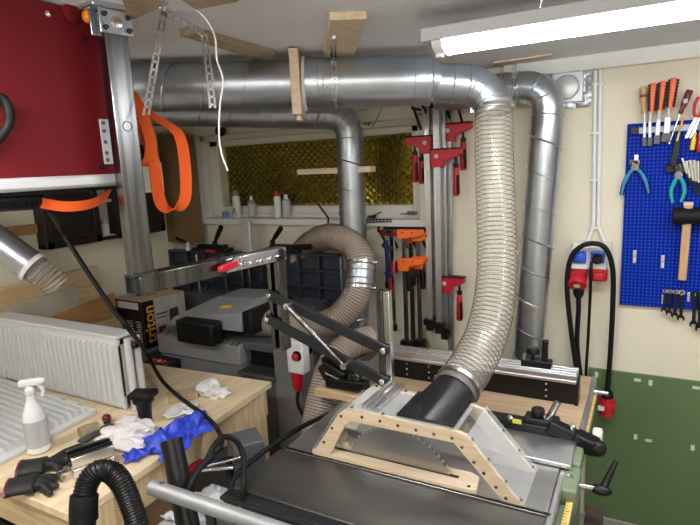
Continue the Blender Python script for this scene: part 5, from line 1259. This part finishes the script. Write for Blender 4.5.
# ================================================================== RED MACHINE, ORANGE WEBBING, CABLES AND THE FOREGROUND
XRD = -1.215
rm = thing('red_machine', (XRD, .9, 1.72), 'dark red painted machine housing hung under the ceiling at the upper left', 'machine')
yr = onx(99, 60, XRD).y+.06; z0 = onx(60, 180, XRD).z
MB().box(XRD-.34, XRD, .25, yr, z0, CZ-.004).build('housing', 'red_paint', rm, bev=.004)
def onr(x, y, k=0.0): return onx(x, y, XRD+k)
p, q = onr(-120, 191, .012), onr(116, 180.5, .012); q.y = yr+.02; q.z = p.z = (p.z+q.z)/2
m = MB(); m.bar(p, q, .034, .030); m.build('lower_bar', 'alum_white', rm, bev=.008)
MB().box(XRD-.34, XRD-.01, .25, yr, p.z-.024, p.z-.006).build('under_frame', 'black', rm)
a, b = onr(99,119,.0015), onr(109,164,.0015); m = MB(); m.box(XRD+.0005, XRD+.003, a.y, b.y+.03, b.z, a.z); pl_ = m.build('data_plate', 'label_grey', rm)
for py in (123, 131, 142, 153, 160):
    c = onr(103+(py-123)*.12, py, .003); MB().cyl(c, c+V((.002,0,0)), .005, n=10).build('plate_hole', 'grey_paint_dark', pl_)
for px, py in ((47,14),(84,39),(102,167)):
    c = onr(px, py); MB().lathe(c, (1,0,0), [(0,.007),(.004,.007),(.006,.004)], 12).build('bolt', 'bright_steel' if px == 47 else 'black', rm)
c = onr(87, 17); MB().lathe(c, (1,0,0), [(0,.015),(.012,.015),(.018,.010)], 18).build('amber_lamp', 'amber', rm)
c = onr(70, 14); MB().lathe(c, (1,0,0), [(0,.020),(.008,.021),(.012,.015)], 18).build('red_button', 'red_paint', rm)
m = MB(); m.tube(spline([onr(-20,94,.02), onr(2,98,.03), onr(9,112,.035), onr(7,128,.03), onr(-12,150,.02)],8), .010, 10); m.build('cable', 'black_rubber', rm)
a, b = onr(-60,204,-.05), onr(35,199,-.05); m = MB(); m.tube([a, a.lerp(b,.5), b, b+(b-a).normalized()*.01], [.024,.025,.024,.016], 14, flat=1.0); m.helix([a, b], .024, .012, .002, 16); m.build('black_grip', 'black', rm)
m = MB(); m.tube([onr(20,190,-.02), onr(116,182,-.02)], .006, 8); m.build('thin_rod', 'black', rm)
# orange webbing
S1 = [onr(-20,190,-.15), onr(28,199,-.06), onr(45,203.5,-.03), onr(66,206.5,-.01), onr(88,204.5,-.01), onr(103,198,-.02), onr(111,187,-.04), onr(114,178,-.09)]
m = MB(); m.strap(spline(S1, 8), .025, .003, side=(.35,.1,1)); tag(m.build('webbing', 'orange_web'), 'orange webbing slung under the dark red machine', 'strap')
DW = 1.62
def wb_(pts): return [at(x, y, D) for x, y, D in pts]
t = thing('webbing', at(160,170,DW), 'orange webbing hanging in a long loop right of the steel post', 'strap')
m = MB(); m.strap(spline(wb_([(131,92,1.66),(140,106,1.64),(156,118,1.62),(174,129,1.62),(181,140,1.62),(184.5,160,1.62),(186,182,1.62),(185,198,1.62),(179,207.5,1.615),(170,209.5,1.61),(162,205,1.60),(158,192,1.59),(155,168,1.57),(151,152,1.57),(146,135,1.58),(138,112,1.60),(130,96,1.64)]), 8), .038, .003, side=(.20,.98,0)); m.build('band', 'orange_web', t)
m = MB(); m.strap(spline(wb_([(133,95,1.55),(141,112,1.55),(149,135,1.55),(151,150,1.55),(148,161,1.55),(141,166,1.56),(132,160,1.6)]), 8), .036, .003, side=(.20,.98,0)); m.build('band', 'orange_web', t)
a = at(142,178,1.75); m = MB(); m.cbox(a+V((.02,.02,0)), (.075,.003,.095), rotz(.5)); m.cyl(a+V((.02,.02,.045)), a+V((.02,.02,.16)), .0012, n=6); tag(m.build('paper_card', 'white_plastic'), 'white card hanging behind the steel post beside the orange loop', 'card')
# black power cable falling from the machine over the bench
zt_ = BZ_+.016
pts = [onr(36,190,-.10), onr(50,211,-.06), at(60,228,1.66), at(76,254,1.66), at(93,280,1.64), at(112,308,1.60), at(132,333,1.62), onz(148,356,.92), onz(161,379,zt_+.016), onz(178,396,zt_+.026), onz(200,412,zt_), onz(213,423,zt_), onz(220,434,zt_-.01), at(221,444,1.40), at(212,456,1.36), at(200,468,1.33), at(191,484,1.30), at(188,500,1.30), at(190,540,1.35)]
m = MB(); m.tube(spline(pts, 8), .0075, 10); tag(m.build('power_cable', 'black_rubber'), 'long black cable falling from the red machine across the workbench to the floor', 'cable')
pts = [at(206,462,1.35), at(214,446,1.38), at(224,437,1.42), at(236,441,1.44), at(243,455,1.44), at(244,475,1.42), at(243,500,1.4), at(243,560,1.42)]
m = MB(); m.tube(spline(pts, 8), .0075, 10); tag(m.build('looped_cable', 'black_rubber'), 'short loop of black cable between the bench corner and the saw table', 'cable')

# ---- foreground: steel tube on a black post, black ribbed hose, odds and ends on the floor
PT = onz(155, 489, .82)
c = onz(172, 437, .985); ft = V((c.x-.005, c.y+.012, 0))
bp2 = at(186, 525, c.length if False else 1.5)
top = at(171, 440, 1.36); low = at(188, 525, 1.30)
kk = top.z/(top.z-low.z); foot = top+(low-top)*kk
t = thing('black_tube', foot, 'black open tube standing upright beside the blue glove', 'tube')
m = MB(); m.ring(foot, top, .0275, .0235, 28); m.build('tube', 'black', t)
m = MB(); m.lathe(V((foot.x,foot.y,.0)), (0,0,1), [(0,.08),(.012,.08),(.016,.035),(.05,.034)], 24); m.build('foot', 'black', t)
a, b = at(151, 487, 1.24), at(300, 537, 1.16)
t = thing('steel_tube', a, 'grey galvanised tube crossing in front of the saw at the bottom', 'tube')
d = (b-a).normalized(); b = a+d*1.0
m = MB(); m.cyl(a+d*.002, b, .0175, n=26); m.build('tube', 'tube_grey', t)
m = MB(); m.lathe(a+d*.003, -d, [(0,.0178),(.003,.0178),(.006,.014)], 26); m.build('end_cap', 'tube_grey', t)
c = a+d*.03; m = MB(); m.cyl(c+V((0,0,.015)), c+V((0,0,.021)), .005, n=10); m.build('tube_screw', 'bright_steel', t)
for f in (.15, .8):
    p = a+d*f; m = MB(); m.cyl((p.x, p.y, 0), (p.x, p.y, p.z-.012), .012, n=14); m.lathe((p.x,p.y,0), (0,0,1), [(0,.05),(.01,.05),(.012,.02)], 16); m.build('support', 'dark_metal', t)
# ribbed black vacuum hose
DH = 1.10
hp = spline([at(92,640,1.06), at(86,560,1.08), at(84,525,1.10), at(84,500,1.10), at(88,482,1.11), at(98,471,1.12), at(111,472,1.13), at(122,484,1.12), at(131,505,1.11), at(138,530,1.10), at(146,600,1.08), at(150,720,1.06)], 12)
hp = [V((p.x,p.y,max(p.z,.03))) for p in hp]
t = thing('vacuum_hose', hp[0], 'black ribbed vacuum hose arching up at the bottom left', 'hose')
m = MB(); m.tube(hp, .0215, 18); m.helix(hp, .0222, .0055, .0016, 18, 4); m.build('hose', 'black', t)
k = 12*2+2; m = MB(); m.tube(hp[k:k+14], .0275, 22); m.build('cuff', 'black_rubber', t); 
# dark bag below the bench at the left edge
bg = MB(); c = onz(14, 530, .62); bg.ball(V((c.x,c.y,.60)), (.16,.12,.06), 3, .4, 1.8, 3); zz_ = .62
tb_ = thing('tool_bag', V((c.x, c.y, 0)), 'black fabric tool bag in front of the workbench at the lower left corner', 'bag'); bg.build('bag', 'leather', tb_)
m = MB(); m.tube(spline([V((c.x-.05,c.y-.03,.63)),V((c.x,c.y-.05,.70)),V((c.x+.10,c.y-.03,.66)),V((c.x+.14,c.y,.60))],6), .012, 8); m.build('handle', 'black_rubber', tb_)
m = MB(); m.box(c.x-.15,c.x+.15,c.y-.12,c.y+.06,0,.58); m.build('trolley', 'black', tb_, bev=.01)
# grey sheet-metal box, red handle and rags between bench and saw
a = onz(229, 439, .86)+V((0,.0,0)); a.y += .0; t = thing('metal_cover', V((a.x, a.y, 0)), 'dark grey sheet-metal cover standing between the workbench and the saw', 'cover')
m = MB(); u = V((.80,-.60,0)); m.hexa([V((a.x,a.y,0))+u*x+V((-.6,-.8,0))*y for x,y in ((-.06,0),(.07,0),(.07,-.10),(-.06,-.10))], [V((a.x,a.y,.855))+u*x+V((-.6,-.8,0))*y for x,y in ((-.05,0),(.055,0),(.055,-.10),(-.05,-.10))]); m.build('cover', 'grey_paint_dark', t, bev=.004)
m = MB(); cc_ = V((a.x+.01,a.y-.012,.77)); m.cbox(cc_, (.022,.03,.05)); m.build('latch', 'black', t, bev=.003)
a, b = onz(177, 480, .80), onz(201, 463, .80); t = thing('red_tool', a, 'red-handled tool lying on the clutter under the bench edge', 'tool')
m = MB(); m.tube([a, a.lerp(b,.3), b], [.012,.017,.014], 14); m.build('handle', 'red_paint', t); d = (b-a).normalized(); m = MB(); m.cyl(b, b+d*.10, .006, n=10); m.build('shaft', 'steel', t)
c = at(222, 490, 1.62); t = thing('clutter_crate', V((c.x, c.y, 0)), 'pale crate under the saw corner topped with scrap metal and a grey rag', 'crate')
zc_ = c.z; m = MB(); m.box(c.x-.10, c.x+.10, c.y-.16, c.y+.06, 0, zc_-.05); m.build('crate', 'grey_paint_dark', t, bev=.004)
m = MB(); m.box(c.x-.10, c.x+.10, c.y-.17, c.y+.06, zc_-.05, zc_-.04); m.build('crate_lid', 'alum_white', t)
def floor_rag(cx, cy, z, sx, sy, seed, mt, label, amp):
    m = MB(); vs = []; n = 22
    for j in range(n+1):
        for i in range(n+1):
            u_, v_ = i/n-.5, j/n-.5; q = V((u_*3+seed, v_*3, seed)); vs.append(V((cx+u_*sx+noise.noise(q*1.5)*.02, cy+v_*sy+noise.noise(q*1.4+V((5,5,0)))*.02, z+.002+abs(noise.noise(q))*amp+abs(noise.noise(q*2.7))*amp*.5)))
    k = n+1; m.raw(vs, [(j*k+i, j*k+i+1, (j+1)*k+i+1, (j+1)*k+i) for j in range(n) for i in range(n)]); o = m.build('rag', mt, smooth=60); s_ = o.modifiers.new('thickness','SOLIDIFY'); s_.thickness = .002; return tag(o, label, 'rag')
floor_rag(c.x-.0, c.y-.06, zc_-.04, .18, .18, 4, 'label_grey', 'grey-white rag heaped on the crate under the saw corner', .05)
for i, (px, py) in enumerate(((205,468),(213,473),(220,468))):
    p = onz(px, py, zc_+.03+.01*i); m = MB(); m.bar(p+V((-.05,0,0)), p+V((.05,.02+.02*i,.012*i)), .022, .006); tag(m.build('metal_strip', 'bright_steel', bev=.001), '%s of the three shiny flat steel offcuts beside the red handle' % ('leftmost', 'middle one', 'rightmost')[i], 'metal offcut', 'steel offcuts on the crate')
# ================================================================== CAMERA AND RENDER SETTINGS
cam = bpy.data.cameras.new('camera'); cam.sensor_width = 36; cam.sensor_fit = 'HORIZONTAL'; cam.lens = FOC/700*36; cam.clip_start = .02
co = bpy.data.objects.new('camera', cam); COL.objects.link(co)
co.matrix_world = Matrix.Translation((0,0,EYE)) @ Matrix((CR, CU, -CF)).transposed().to_4x4()
sc.camera = co
wd = bpy.data.worlds.new('world'); sc.world = wd; wd.use_nodes = True
wd.node_tree.nodes['Background'].inputs[0].default_value = (.8,.85,1,1); wd.node_tree.nodes['Background'].inputs[1].default_value = .05
vs = sc.view_settings; vs.view_transform = 'Standard'; vs.look = 'None'; vs.gamma = 1; vs.use_curve_mapping = False; vs.exposure = 1.15
import OpenImageIO as oiio, sys
b=oiio.ImageBuf('/workdir/render_main.png'); p=b.get_pixels(oiio.FLOAT)
for n,x,y in [('wallR',659,338),('ceilL',274,21),('ceilR',614,41),('bench',228,396),('table',304,488),('green',664,473),('hood',229,321),('red',44,83),('wallmid',470,230),('wallL',60,228),('peg',640,230),('bright duct',380,95),('hose',498,200),('rad',60,330)]:
    s=p[y-3:y+3,x-4:x+4,:3].mean((0,1))*255; print(n,[int(v) for v in s])
